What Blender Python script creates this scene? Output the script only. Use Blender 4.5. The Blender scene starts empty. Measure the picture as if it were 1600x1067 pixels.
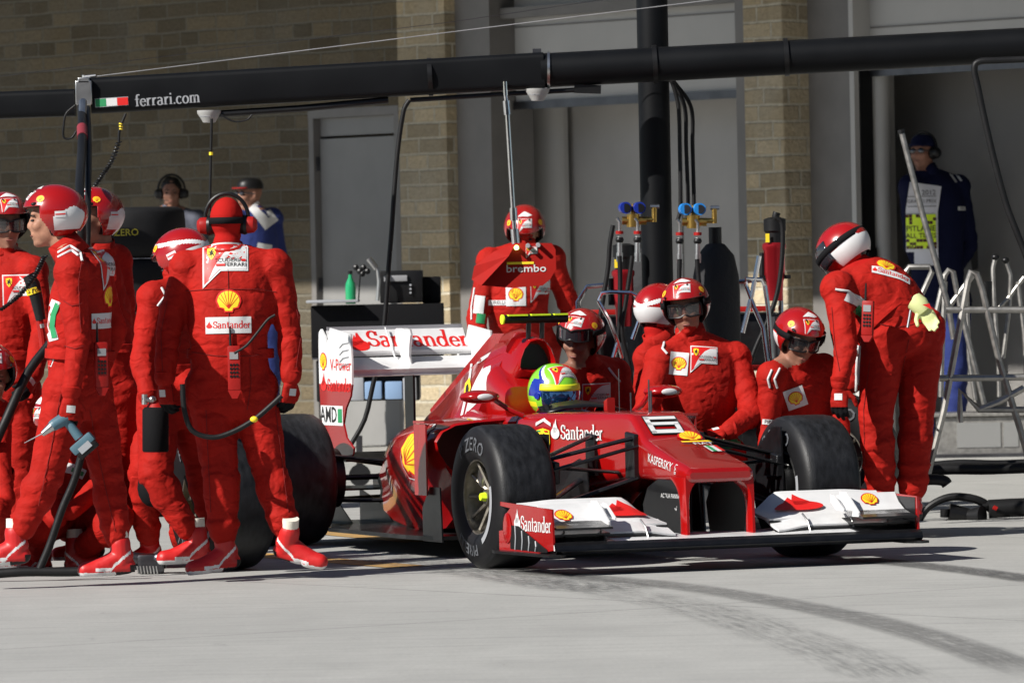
import bpy, bmesh, math, random
from mathutils import Vector, Matrix, noise, geometry
from mathutils.bvhtree import BVHTree
random.seed(7)
V=Vector; R=math.radians
SC=bpy.context.scene; COL=SC.collection
# ---------------------------------------------------------------- camera
F=9750.0; CH=1.4; ROLL=0.0205; PITCH=(533.5-410)/F
cd=bpy.data.cameras.new('camera'); cam=bpy.data.objects.new('camera',cd); COL.objects.link(cam)
cd.sensor_width=36; cd.lens=36*F/1600; cd.clip_start=1; cd.clip_end=2000
cd.dof.use_dof=True; cd.dof.focus_distance=28.6; cd.dof.aperture_fstop=9
cam.location=(0,0,CH); cam.rotation_mode='QUATERNION'
cam.rotation_quaternion=(Matrix.Rotation(math.pi/2-PITCH,4,'X')@Matrix.Rotation(-ROLL,4,'Z')).to_quaternion()
SC.camera=cam
SC.render.resolution_x=1024; SC.render.resolution_y=682
# ---------------------------------------------------------------- light
AZ=V((-.80,-.60,0)).normalized(); EL=R(37)
w=bpy.data.worlds.new('World'); SC.world=w; w.use_nodes=True
nt=w.node_tree; bg=nt.nodes['Background']; sky=nt.nodes.new('ShaderNodeTexSky'); sky.sky_type='NISHITA'
sky.sun_disc=False; sky.altitude=800; sky.air_density=.8; sky.dust_density=.3; sky.sun_elevation=EL; sky.sun_rotation=math.atan2(AZ.x,AZ.y)
nt.links.new(sky.outputs[0],bg.inputs[0]); bg.inputs[1].default_value=0.05
sl=bpy.data.lights.new('sun','SUN'); sl.energy=5.0; sl.angle=R(.5); sl.color=(1,.96,.9)
so=bpy.data.objects.new('sun',sl); COL.objects.link(so)
so.rotation_mode='QUATERNION'; so.rotation_quaternion=V((AZ.x*math.cos(EL),AZ.y*math.cos(EL),math.sin(EL))).to_track_quat('Z','Y')
SC.view_settings.view_transform='Standard'; SC.view_settings.look='None'; SC.view_settings.exposure=0.50; SC.view_settings.gamma=1
SC.cycles.max_bounces=4; SC.cycles.diffuse_bounces=3; SC.cycles.glossy_bounces=3; SC.cycles.transparent_max_bounces=6; SC.cycles.use_denoising=True
# ---------------------------------------------------------------- pixel helpers (photo pixels 1600x1067 + depth in metres -> world point)
def ray(x,y):
    X=(x-800)-ROLL*(y-533.5); Y=(y-533.5)+ROLL*(x-800)
    return V((X/F,1.0,-(Y/F+PITCH)))
CP=V((0,0,CH))
def P(x,y,d): return CP+ray(x,y)*d
def G(x,y,z=0.0):          # the point of the ground under a pixel
    r=ray(x,y); return CP+r*((z-CH)/r.z)
# ---------------------------------------------------------------- materials
MATS={}
def mat(name,col,rough=.5,metal=0,coat=0,bump=0,bscale=40,bdist=.002,var=0,vscale=8,sheen=0,emit=None,trans=0,stretch=(1,1,1),spec=.5,alpha=1,ior=None,dirt=None,folds=0):
    if name in MATS: return MATS[name]
    m=bpy.data.materials.new(name); m.use_nodes=True; n=m.node_tree; b=n.nodes['Principled BSDF']; L=n.links.new
    b.inputs['Base Color'].default_value=(*col,1); b.inputs['Roughness'].default_value=rough; b.inputs['Metallic'].default_value=metal
    b.inputs['Coat Weight'].default_value=coat; b.inputs['Coat Roughness'].default_value=.04
    b.inputs['Specular IOR Level'].default_value=spec; b.inputs['Alpha'].default_value=alpha
    if sheen: b.inputs['Sheen Weight'].default_value=sheen
    if trans: b.inputs['Transmission Weight'].default_value=trans
    if emit: b.inputs['Emission Color'].default_value=(*emit[0],1); b.inputs['Emission Strength'].default_value=emit[1]
    tc=n.nodes.new('ShaderNodeTexCoord'); mp=n.nodes.new('ShaderNodeMapping'); mp.inputs['Scale'].default_value=stretch
    L(tc.outputs['Object'],mp.inputs[0])
    if var or dirt:
        t=n.nodes.new('ShaderNodeTexNoise'); t.inputs['Scale'].default_value=vscale; t.inputs['Detail'].default_value=6; L(mp.outputs[0],t.inputs[0])
        cr=n.nodes.new('ShaderNodeValToRGB'); e=cr.color_ramp.elements
        e[0].position=.3; e[1].position=.7
        lo=dirt if dirt else [c*(1-var) for c in col]
        e[0].color=(*lo,1); e[1].color=(*[min(1,c*(1+var)) for c in col],1)
        L(t.outputs[0],cr.inputs[0]); L(cr.outputs[0],b.inputs['Base Color'])
        mr=n.nodes.new('ShaderNodeMapRange'); mr.inputs[3].default_value=max(0.02,rough-.08); mr.inputs[4].default_value=min(1,rough+.1); L(t.outputs[0],mr.inputs[0]); L(mr.outputs[0],b.inputs['Roughness'])
    if bump:
        t2=n.nodes.new('ShaderNodeTexNoise'); t2.inputs['Scale'].default_value=bscale; t2.inputs['Detail'].default_value=5; L(mp.outputs[0],t2.inputs[0])
        bp=n.nodes.new('ShaderNodeBump'); bp.inputs['Strength'].default_value=bump; bp.inputs['Distance'].default_value=bdist
        L(t2.outputs[0],bp.inputs['Height']); L(bp.outputs[0],b.inputs['Normal'])
    MATS[name]=m
    if folds:
        nz=n.nodes.new('ShaderNodeTexNoise'); nz.inputs['Scale'].default_value=7; nz.inputs['Detail'].default_value=3; L(tc.outputs['Object'],nz.inputs[0])
        va=n.nodes.new('ShaderNodeVectorMath'); va.operation='MULTIPLY_ADD'; va.inputs[1].default_value=(.16,.16,.16); L(nz.outputs['Color'],va.inputs[0]); L(tc.outputs['Object'],va.inputs[2])
        mp3=n.nodes.new('ShaderNodeMapping'); mp3.inputs['Scale'].default_value=(1,1,1.8); mp3.inputs['Rotation'].default_value=(.5,.4,0); L(va.outputs[0],mp3.inputs[0])
        hs=[]
        for sc_,am in ((folds,1.0),(folds*2.3,.25)):
            vo=n.nodes.new('ShaderNodeTexVoronoi'); vo.feature='DISTANCE_TO_EDGE'; vo.inputs['Scale'].default_value=sc_; L(mp3.outputs[0],vo.inputs[0])
            rr=n.nodes.new('ShaderNodeMapRange'); rr.interpolation_type='SMOOTHSTEP'; rr.inputs[1].default_value=0; rr.inputs[2].default_value=.30; rr.inputs[4].default_value=am; L(vo.outputs[0],rr.inputs[0]); hs.append(rr.outputs[0])
        ad=n.nodes.new('ShaderNodeMath'); ad.operation='ADD'; L(hs[0],ad.inputs[0]); L(hs[1],ad.inputs[1])
        b3=n.nodes.new('ShaderNodeBump'); b3.inputs['Strength'].default_value=.42; b3.inputs['Distance'].default_value=.010; L(ad.outputs[0],b3.inputs['Height'])
        if bump: L(b3.outputs[0],bp.inputs['Normal'])
        else: L(b3.outputs[0],b.inputs['Normal'])
    return m
RED=(.60,.006,.005)
M_suit=mat('red suit cloth',(.33,.011,.007),.75,bump=.35,bscale=60,bdist=.002,var=.12,vscale=9,spec=.12,folds=7)
M_bal=mat('red balaclava knit',(.36,.010,.008),.85,bump=.3,bscale=90,spec=.1)
M_seam=mat('dark red seam',(.17,.006,.005),.9)
M_paint=mat('racing red paint',(.31,.004,.004),.22,coat=.8,var=.05,vscale=3,spec=.4)
M_helm=mat('red helmet shell',(.31,.005,.005),.25,coat=.8,bump=.03,bscale=9)
M_white=mat('white paint',(.66,.66,.66),.35,coat=.2,var=.06,vscale=12)
M_whitec=mat('white cloth patch',(.62,.62,.62),.8,bump=.2,bscale=120)
M_cream=mat('cream fabric',(.72,.68,.58),.9,bump=.3,bscale=160)
M_black=mat('black plastic',(.006,.006,.0065),.4,spec=.35,var=.2)
M_blackc=mat('black cloth',(.006,.006,.007),.85,spec=.15,bump=.5,bscale=90)
M_carbon=mat('carbon fibre',(.007,.007,.008),.32,coat=.15,spec=.4,var=.3,vscale=20,bump=.05,bscale=300)
M_rubber=mat('tyre rubber',(.009,.0095,.011),.5,spec=.35,bump=.5,bscale=90,bdist=.002,var=.9,vscale=16,stretch=(1,2.5,1),dirt=(.004,.004,.0045))
M_rubber2=mat('tyre sidewall rubber',(.007,.007,.008),.5,spec=.35,bump=.1,bscale=50,var=.2)
M_hose=mat('rubber hose',(.006,.006,.0065),.5,spec=.3,bump=.4,bscale=70,var=.3)
M_metal=mat('brushed aluminium',(.55,.55,.54),.32,metal=1,bump=.1,bscale=60,var=.15)
M_rim=mat('dull magnesium rim',(.30,.275,.23),.48,metal=1,var=.2,vscale=30,bump=.2,bscale=80)
M_dkmetal=mat('dark metal',(.12,.12,.13),.35,metal=1,var=.2)
M_chrome=mat('chrome tube',(.75,.75,.76),.12,metal=1,var=.1)
M_brass=mat('brass',(.6,.38,.1),.3,metal=1,var=.2)
M_yellow=mat('yellow print',(.85,.62,.02),.55)
M_red2=mat('red print',(.62,.012,.01),.5)
M_redplas=mat('red plastic',(.30,.008,.006),.45,spec=.3,var=.1)
M_green=mat('green print',(.02,.25,.09),.6)
M_blkprint=mat('black print',(.01,.01,.01),.6)
M_fluo=mat('fluorescent yellow',(.65,.85,.02),.5)
M_grey=mat('grey plastic',(.25,.25,.26),.5,var=.15)
M_skin=mat('skin',(.34,.17,.11),.55,bump=.5,bscale=120,bdist=.0012,var=.22,vscale=22,spec=.3)
M_skin2=mat('tanned skin',(.25,.12,.08),.55,bump=.5,bscale=120,bdist=.0012,var=.22,vscale=22,spec=.3)
M_lens=mat('dark visor glass',(.02,.02,.025),.06,coat=1)
M_blue=mat('blue anodised',(.02,.16,.5),.35,metal=.4)
M_teal=mat('teal tool plastic',(.07,.14,.18),.45,var=.15)
M_tprint=mat('worn tyre print',(.085,.09,.10),.6)
M_navy=mat('navy blue overall',(.005,.007,.03),.85,spec=.15,bump=.6,bscale=30,bdist=.004,stretch=(1,1,2))
M_royal=mat('royal blue overall',(.010,.022,.13),.85,bump=.6,bscale=30,bdist=.004,stretch=(1,1,2))
M_silverp=mat('silver print',(.30,.31,.33),.5)
# ---------------------------------------------------------------- mesh builder
class MB:
    def __init__(s): s.v=[]; s.f=[]; s.m=[]
    def add(s,vs,fs,mi=0):
        o=len(s.v); s.v+= [V(v) for v in vs]; s.f+=[tuple(i+o for i in f) for f in fs]; s.m+=[mi]*len(fs); return s
    def box(s,c,size,rot=None,mi=0,bev=0):
        x,y,z=[a/2 for a in size]; c=V(c)
        if bev:
            b=min(bev,x*.9,y*.9,z*.9); pts=[]
            bm=bmesh.new(); bmesh.ops.create_cube(bm,size=2)
            for v in bm.verts: v.co=V((v.co.x*x,v.co.y*y,v.co.z*z))
            bmesh.ops.bevel(bm,geom=bm.edges[:],offset=b,segments=2,affect='EDGES',profile=.6)
            vs=[v.co.copy() for v in bm.verts]; bm.verts.index_update(); fs=[[v.index for v in f.verts] for f in bm.faces]; bm.free()
        else:
            vs=[V((i*x,j*y,k*z)) for i in(-1,1) for j in(-1,1) for k in(-1,1)]
            fs=[(0,1,3,2),(4,6,7,5),(0,4,5,1),(2,3,7,6),(0,2,6,4),(1,5,7,3)]
        if rot is not None: vs=[rot@v for v in vs]
        return s.add([c+v for v in vs],fs,mi)
    def loft(s,secs,mi=0,cap=True,closed=True):
        n=len(secs[0]); vs=[p for q in secs for p in q]; fs=[]
        for i in range(len(secs)-1):
            for j in range(n if closed else n-1):
                k=(j+1)%n; fs.append((i*n+j,i*n+k,(i+1)*n+k,(i+1)*n+j))
        if cap and closed:
            fs.append(tuple(range(n-1,-1,-1))); b=(len(secs)-1)*n; fs.append(tuple(range(b,b+n)))
        return s.add(vs,fs,mi)
    def tube(s,path,r,n=8,mi=0,cap=True):
        path=[V(p) for p in path]; rs=r if isinstance(r,(list,tuple)) else [r]*len(path); secs=[]; u=None
        for i,p in enumerate(path):
            t=(path[min(i+1,len(path)-1)]-path[max(i-1,0)])
            if t.length<1e-9: t=V((0,0,1))
            t.normalize()
            if u is None: u=t.orthogonal().normalized()
            else:
                u=u-t*u.dot(t); u=u.normalized() if u.length>1e-6 else t.orthogonal().normalized()
            w_=t.cross(u); secs.append([p+(u*math.cos(a)+w_*math.sin(a))*rs[i] for a in [2*math.pi*k/n for k in range(n)]])
        return s.loft(secs,mi,cap)
    def cyl(s,a,b,r,r2=None,n=16,mi=0): return s.tube([a,b],[r,r if r2 is None else r2],n,mi)
    def lathe(s,c,axis,prof,n=32,mi=0,mis=None,closed=False):
        c=V(c); ax=V(axis).normalized(); u=ax.orthogonal().normalized(); w_=ax.cross(u); secs=[]
        k=len(prof); vs=[]
        for i in range(n):
            a=2*math.pi*i/n; d=u*math.cos(a)+w_*math.sin(a)
            vs+=[c+ax*h+d*r for (r,h) in prof]
        o=len(s.v); s.v+=vs
        for j in range(k-1 if not closed else k):
            for i in range(n):
                i2=(i+1)%n; j2=(j+1)%k
                s.f.append((o+i*k+j,o+i2*k+j,o+i2*k+j2,o+i*k+j2)); s.m.append(mis[j] if mis else mi)
        return s
    def ell(s,c,rad,rot=None,n=14,mi=0):
        c=V(c); vs=[];fs=[]; m=n//2+1
        for i in range(1,m):
            th=math.pi*i/m
            for j in range(n):
                a=2*math.pi*j/n; v=V((math.sin(th)*math.cos(a)*rad[0],math.sin(th)*math.sin(a)*rad[1],math.cos(th)*rad[2]))
                vs.append(c+(rot@v if rot is not None else v))
        for i in range(m-2):
            for j in range(n): fs.append((i*n+j,(i+1)*n+j,(i+1)*n+(j+1)%n,i*n+(j+1)%n))
        top=V((0,0,rad[2])); vs.append(c+(rot@top if rot is not None else top)); vs.append(c-(rot@top if rot is not None else top)); t=len(vs)-2
        for j in range(n): fs.append((t,j,(j+1)%n)); fs.append((t+1,(m-2)*n+(j+1)%n,(m-2)*n+j))
        return s.add(vs,fs,mi)
    def cone(s,a,b,ra,rb,n=14,mi=0):   # round cone: a limb segment
        a=V(a);b=V(b); d=(b-a); L=d.length
        if L<1e-5: return s.ell(a,(ra,ra,ra),n=n,mi=mi)
        d/=L; path=[];rs=[]
        for k in range(4):
            t=math.pi/2*(1-k/4.0); path.append(a-d*ra*math.sin(t)); rs.append(max(ra*math.cos(t),ra*.05))
        path.append(a); rs.append(ra); path.append(b); rs.append(rb)
        for k in range(1,5):
            t=math.pi/2*k/4.0; path.append(b+d*rb*math.sin(t)); rs.append(max(rb*math.cos(t),rb*.05))
        return s.tube(path,rs,n,mi)
    def prism(s,pts,u,v,org,n,th,mi=0):   # polygon in the u,v plane extruded by th along n
        u=V(u);v=V(v);org=V(org);n=V(n); k=len(pts)
        a=[org+u*p[0]+v*p[1] for p in pts]; b=[q+n*th for q in a]
        return s.add(a+b,[tuple(range(k-1,-1,-1)),tuple(range(k,2*k))]+[(i,(i+1)%k,k+(i+1)%k,k+i) for i in range(k)],mi)
FR={}
def frame(o): return FR.get(o.name,Matrix.Identity(4))
def thing(name,label,cat,loc=(0,0,0),rotz=0,group=None,kind=None):
    o=bpy.data.objects.new(name,None); COL.objects.link(o); o.location=loc; o.rotation_euler=(0,0,rotz); o.empty_display_size=.2
    o['label']=label; o['category']=cat
    if group: o['group']=group
    if kind: o['kind']=kind
    FR[o.name]=Matrix.Translation(V(loc))@Matrix.Rotation(rotz,4,'Z')
    return o
def build(name,mb,mats,parent=None,smooth=True,world=True,angle=35,label=None,solid=0,bevel=0):
    if not isinstance(mats,(list,tuple)): mats=[mats]
    me=bpy.data.meshes.new(name); fr=frame(parent) if parent else Matrix.Identity(4)
    vs=mb.v
    if parent and world: inv=fr.inverted(); vs=[inv@v for v in vs]
    me.from_pydata([tuple(v) for v in vs],[],mb.f)
    for m in mats: me.materials.append(m)
    me.polygons.foreach_set('material_index',mb.m)
    me.validate(); 
    bm=bmesh.new(); bm.from_mesh(me); bmesh.ops.recalc_face_normals(bm,faces=bm.faces[:])
    bm.to_mesh(me); bm.free()
    if smooth:
        me.polygons.foreach_set('use_smooth',[True]*len(me.polygons))
        try: me.set_sharp_from_angle(angle=R(angle))
        except Exception: pass
    o=bpy.data.objects.new(name,me); COL.objects.link(o)
    if parent: o.parent=parent; FR[o.name]=fr
    if label: o['label']=label
    if bevel:
        b=o.modifiers.new('b','BEVEL'); b.width=bevel; b.segments=2; b.limit_method='ANGLE'
    if solid:
        b=o.modifiers.new('s','SOLIDIFY'); b.thickness=solid; b.offset=-1
    return o
def tag(o,label,cat,group=None,kind=None):
    o['label']=label; o['category']=cat
    if group: o['group']=group
    if kind: o['kind']=kind
    return o
def copy_tree(o,loc=None,rotz=None,label=None,parent=None):
    c=o.copy(); COL.objects.link(c)
    FR[c.name]=frame(o)
    if parent: c.parent=parent
    if loc is not None: c.location=loc
    if rotz is not None: c.rotation_euler=(0,0,rotz)
    if label: c['label']=label
    for ch in list(o.children): copy_tree(ch,parent=c)
    return c
def bez(pts,n=24):      # Catmull-Rom through the points
    pts=[V(p) for p in pts]; q=[pts[0]*2-pts[1]]+pts+[pts[-1]*2-pts[-2]]; out=[]
    seg=max(2,n//(len(pts)-1))
    for i in range(len(pts)-1):
        a,b,c,d=q[i:i+4]
        for k in range(seg):
            t=k/seg; out.append(.5*((2*b)+(c-a)*t+(2*a-5*b+4*c-d)*t*t+(3*b-3*c+d-a)*t**3))
    out.append(pts[-1]); return out
# ---------------------------------------------------------------- 2-D artwork (letters and emblems) laid on surfaces
def poly(pts): 
    tri=geometry.tessellate_polygon([[V((p[0],p[1],0)) for p in pts]])
    return ([V((p[0],p[1])) for p in pts],[tuple(t) for t in tri])
def join(*ms):
    vs=[];fs=[]
    for v,f in ms:
        o=len(vs); vs+=v; fs+=[tuple(i+o for i in t) for t in f]
    return (vs,fs)
def xf(m,s=1,dx=0,dy=0,sx=None,rot=0,shear=0):
    sx=s if sx is None else sx; c,si=math.cos(rot),math.sin(rot); out=[]
    for v in m[0]:
        x=v.x*sx+shear*v.y*s; y=v.y*s; out.append(V((x*c-y*si+dx,x*si+y*c+dy)))
    return (out,m[1])
def rect(w,h,cx=0,cy=0): return poly([(cx-w/2,cy-h/2),(cx+w/2,cy-h/2),(cx+w/2,cy+h/2),(cx-w/2,cy+h/2)])
def stroke(pts,thick=.11,thin=.045):
    pts=[V((p[0],p[1])) for p in pts]; vs=[]; fs=[]
    for i,p in enumerate(pts):
        d=pts[min(i+1,len(pts)-1)]-pts[max(i-1,0)]; d.normalize(); w_=thin+(thick-thin)*abs(d.y); n=V((-d.y,d.x))*w_/2; vs+=[p+n,p-n]
    for i in range(len(pts)-1): fs+=[(2*i,2*i+1,2*i+3),(2*i,2*i+3,2*i+2)]
    return (vs,fs)
def arc(cx,cy,rx,ry,a0,a1,n=10): return [(cx+rx*math.cos(R(a0+(a1-a0)*i/n)),cy+ry*math.sin(R(a0+(a1-a0)*i/n))) for i in range(n+1)]
def serif(cx,y,w=.2): return rect(w,.035,cx,y)
def glyph(c):
    S=stroke
    if c=='S': return join(S(arc(.24,.51,.15,.16,20,270,12)+arc(.24,.19,.17,.16,90,-160,12)),S([(.385,.5),(.385,.66)]),S([(.07,.06),(.07,.22)])),.47
    if c=='a': return join(S(arc(.17,.34,.13,.12,150,0,8)+[(.30,.1),(.37,.03)]),S(arc(.18,.13,.12,.13,60,330,12))),.42
    if c=='n': return join(S([(.1,.46),(.1,0)]),S([(.1,.3)]+arc(.23,.31,.12,.14,150,0,8)+[(.35,0)]),serif(.1,.018),serif(.35,.018),rect(.1,.035,.06,.44)),.47
    if c=='m': return join(S([(.1,.46),(.1,0)]),S([(.1,.3)]+arc(.22,.31,.11,.14,150,0,8)+[(.33,0)]),S([(.33,.3)]+arc(.45,.31,.11,.14,150,0,8)+[(.56,0)]),serif(.1,.018),serif(.33,.018),serif(.56,.018)),.67
    if c=='t': return join(S([(.13,.62),(.13,.12)]+arc(.22,.1,.09,.08,180,300,5)),rect(.26,.05,.14,.43)),.31
    if c=='d': return join(S([(.35,.74),(.35,0)]),S(arc(.2,.22,.15,.22,30,330,14)),serif(.4,.018,.12),rect(.12,.035,.3,.72)),.47
    if c=='e': return join(S(arc(.2,.22,.15,.22,0,330,14)),rect(.3,.045,.2,.25)),.39
    if c=='r': return join(S([(.1,.46),(.1,0)]),S([(.1,.28)]+arc(.22,.32,.1,.12,150,50,6),.13,.07),serif(.11,.018,.22),rect(.1,.035,.06,.44)),.33
    if c=='f': return join(S([(.13,0),(.13,.56)]+arc(.22,.58,.09,.13,180,40,6)),rect(.26,.04,.14,.43),serif(.13,.018)),.3
    if c=='i': return join(S([(.1,.46),(.1,0)]),serif(.1,.018),rect(.1,.035,.06,.44),rect(.1,.1,.1,.64)),.22
    if c=='c': return join(S(arc(.2,.22,.15,.22,40,320,14))),.37
    if c=='o': return join(S(arc(.22,.22,.16,.22,0,360,18))),.44
    if c=='.': return rect(.1,.1,.1,.05),.2
    return rect(.01,.01),.25
def serif_text(s,size=1,bold=1.0):
    x=0; ms=[]
    for c in s:
        g,wd=glyph(c); ms.append(xf(g,1,x,0)); x+=wd
    m=join(*ms); return xf(m,size,-x*size/2,-.3*size)
def text(s,size=1,shear=0,off=0.0,space=1,sx=1):
    c=bpy.data.curves.new('t','FONT'); c.body=s; c.size=1; c.align_x='CENTER'; c.align_y='CENTER'; c.resolution_u=2; c.offset=off; c.space_character=space; c.shear=shear
    o=bpy.data.objects.new('t',c); COL.objects.link(o); bpy.context.view_layer.update()
    me=bpy.data.meshes.new_from_object(o.evaluated_get(bpy.context.evaluated_depsgraph_get()))
    me.calc_loop_triangles()
    r=([V((v.co.x*size*sx,v.co.y*size)) for v in me.vertices],[tuple(t.vertices) for t in me.loop_triangles])
    bpy.data.objects.remove(o); bpy.data.curves.remove(c); bpy.data.meshes.remove(me); return r
def circ(r,cx=0,cy=0,n=20,ry=None): return poly([(cx+r*math.cos(2*math.pi*i/n),cy+(ry or r)*math.sin(2*math.pi*i/n)) for i in range(n)])
def flame(s=1,dx=0,dy=0):
    return join(xf(circ(.5,0,-.15,20,.36),s,dx,dy),xf(poly([(-.12,.1),(.02,.75),(.12,.45),(.3,.1),(.1,-.1),(-.2,-.1)]),s,dx,dy),xf(poly([(-.34,.0),(-.12,.5),(-.05,.2),(.0,-.1),(-.3,-.2)]),s,dx,dy))
def L_scallop(s=1,plate=None):   # list of (material, mesh2d)
    def sc(k):
        pts=[(-.16*k,-.46*k),(-.2*k,-.33*k),(-.4*k,-.28*k)]+[(x*k,y*k) for x,y in [(-.5,-.02)]+arc(0,0,.5,.45,172,8,14)+[(.5,-.02)]]+[(.4*k,-.28*k),(.2*k,-.33*k),(.16*k,-.46*k)]
        return poly(pts)
    ls=[]
    if plate: ls.append((M_whitec,rect(plate[0]*s,plate[1]*s)))
    ls.append((M_red2,xf(sc(1.0),s))); ls.append((M_yellow,xf(sc(.86),s)))
    ls.append((M_red2,xf(join(*[stroke([(0,-.3),(.42*math.sin(R(a)),.40*math.cos(R(a))-.02)],.022,.022) for a in (-66,-44,-22,0,22,44,66)]),s)))
    return ls
HORSE=[(-.05,-.42),(.02,-.36),(.0,-.2),(.08,-.08),(.16,-.2),(.22,-.34),(.3,-.36),(.24,-.16),(.2,.02),(.1,.1),(.24,.12),(.34,.02),(.36,.08),(.26,.2),(.08,.2),(.12,.34),(.2,.38),(.08,.46),(-.02,.4),(-.08,.24),(-.2,.2),(-.3,.28),(-.32,.2),(-.2,.1),(-.12,.0),(-.24,-.04),(-.36,-.16),(-.3,-.2),(-.18,-.12),(-.1,-.2)]
def shield_poly(k=1): return poly([(-.34*k,.44*k),(0,.5*k),(.34*k,.44*k),(.36*k,.1*k),(.28*k,-.2*k),(0,-.55*k),(-.28*k,-.2*k),(-.36*k,.1*k)])
def L_shield(s=1):
    return [(M_yellow,xf(shield_poly(),s)),(M_blkprint,xf(poly(HORSE),s*.8)),(M_green,xf(rect(.18,.04,-.2,.42),s)),(M_red2,xf(rect(.18,.04,.2,.42),s))]
def L_wedge(s=1,mir=1):    # white swoosh panel with the little shield
    o=[(-.5,.5),(.5,.5),(.5,-.14),(-.10,-.14),(-.5,-.52)]
    ls=[(M_whitec,xf(poly(o),s)),(M_red2,xf(poly([(-.465,.465),(.465,.465),(.465,-.105),(-.12,-.105),(-.465,-.44)]),s)),
        (M_whitec,xf(poly([(-.13,-.105),(.465,-.105),(.465,.44),(.22,.42),(.02,.31),(-.14,.13),(-.26,-.08),(-.37,-.34)]),s)),
        (M_yellow,xf(xf(shield_poly(),.27,-.30,.27),s)),(M_blkprint,xf(xf(poly(HORSE),.22,-.30,.27),s)),
        (M_blkprint,join(*[xf(text('SCUDERIA',.12,sx=1.1),s,.08*s,.105*s),xf(text('FERRARI',.12,sx=1.1),s,.22*s,.0*s)])),
        (M_red2,join(xf(rect(.10,.05,.40,.105),s),xf(rect(.2,.05,-.10,-.0),s)))]
    return ls
def L_plate(s=1,w_=1.0,h=.3,txt='Santander',bg=None,fg=None):
    t=xf(serif_text(txt,.22),s,.07*s,.0); fg=fg or M_red2
    ls=[]
    if bg!=0: ls.append((bg or M_whitec,rect(w_*s,h*s)))
    ls.append((fg,join(t,xf(flame(.13,-.42,.0),s)))); return ls
def project(layers,org,u,v,n,bvh,mb,mats,off=.002,step=.0007,maxlen=.03,reach=.3):
    """lays 2-D layers on the surface under them: u,v directions in the surface, n outward"""
    org=V(org);u=V(u).normalized();v=V(v).normalized();n=V(n).normalized()
    for li,(m,(vs,fs)) in enumerate(layers):
        if m not in mats: mats.append(m)
        mi=mats.index(m); tris=[[vs[i] for i in f] for f in fs]; out=[]
        while tris:
            t=tris.pop(); e=[(t[(k+1)%3]-t[k]).length for k in range(3)]; k=e.index(max(e))
            if e[k]>maxlen and len(out)<9000:
                a,b,c=t[k],t[(k+1)%3],t[(k+2)%3]; mid=(a+b)/2; tris+=[[a,mid,c],[mid,b,c]]
            else: out.append(t)
        cache={}; V3=[]; Fs=[]
        for t in out:
            ids=[]
            for p in t:
                key=(round(p.x,5),round(p.y,5))
                if key not in cache:
                    o=org+u*p.x+v*p.y+n*reach; h=bvh.ray_cast(o,-n,reach*2.2)
                    if h[0] is None: cache[key]=None
                    else: cache[key]=len(V3); V3.append(h[0]+n*(off+step*li))
                ids.append(cache[key])
            if None not in ids and max((V3[ids[a]]-V3[ids[b]]).length for a,b in((0,1),(1,2),(2,0)))<maxlen*3.5+.02: Fs.append(ids)
        mb.add(V3,Fs,mi)
def px_poly(name,pts,m,parent,bvh,off=.003,step_px=7):
    """a flat print traced on the surface that lies under a pixel outline"""
    vs,fs=poly(pts); tris=[[vs[i] for i in f] for f in fs]; out=[]
    while tris:
        t=tris.pop(); e=[(t[(k+1)%3]-t[k]).length for k in range(3)]; k=e.index(max(e))
        if e[k]>step_px and len(out)<4000: a,b,c=t[k],t[(k+1)%3],t[(k+2)%3]; mid=(a+b)/2; tris+=[[a,mid,c],[mid,b,c]]
        else: out.append(t)
    V3=[];F3=[]
    for t in out:
        ids=[]
        for p in t:
            d=ray(p.x,p.y).normalized(); h=bvh.ray_cast(CP,d,200)
            if h[0] is None: break
            ids.append(len(V3)); V3.append(h[0]+(h[1] if h[1].dot(d)<0 else -h[1])*off)
        if len(ids)==3 and max((V3[ids[a]]-V3[ids[b]]).length for a,b in((0,1),(1,2),(2,0)))<.16: F3.append(tuple(ids))
    return build(name,MB().add(V3,F3),m,parent) if F3 else None
def bvh_of(objs,world=True):
    vs=[];fs=[]
    for o in objs:
        fr=frame(o.parent) if o.parent else Matrix.Identity(4); b=len(vs)
        vs+=[fr@v.co for v in o.data.vertices]; fs+=[tuple(i+b for i in p.vertices) for p in o.data.polygons]
    return BVHTree.FromPolygons(vs,fs)
def decal(name,layers,px,py,parent,bvh,up=(0,0,1),rot=0,right=None,flip=False,nmix=.5,maxlen=.03,off=.003,n=None,step=.0007):
    """a print placed where the photograph shows it, on the surface that lies there"""
    d=ray(px,py).normalized(); h=bvh.ray_cast(CP,d,200)
    if h[0] is None: print('decal miss',name,px,py); return None
    nn=h[1]; 
    if nn.dot(d)>0: nn=-nn
    if n is None: n=(nn*nmix-d*(1-nmix)).normalized()
    else: n=V(n).normalized()
    v=V(up)-n*V(up).dot(n); v.normalize(); u=v.cross(n)
    if right is not None: u=V(right)-n*V(right).dot(n); u.normalize(); v=n.cross(u)
    if rot: q=Matrix.Rotation(rot,3,n); u=q@u; v=q@v
    mb=MB(); ms=[]; project(layers,h[0],u,v,n,bvh,mb,ms,maxlen=maxlen,off=off,step=step)
    if not mb.f: return None
    return build(name,mb,ms,parent,smooth=True)
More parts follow.
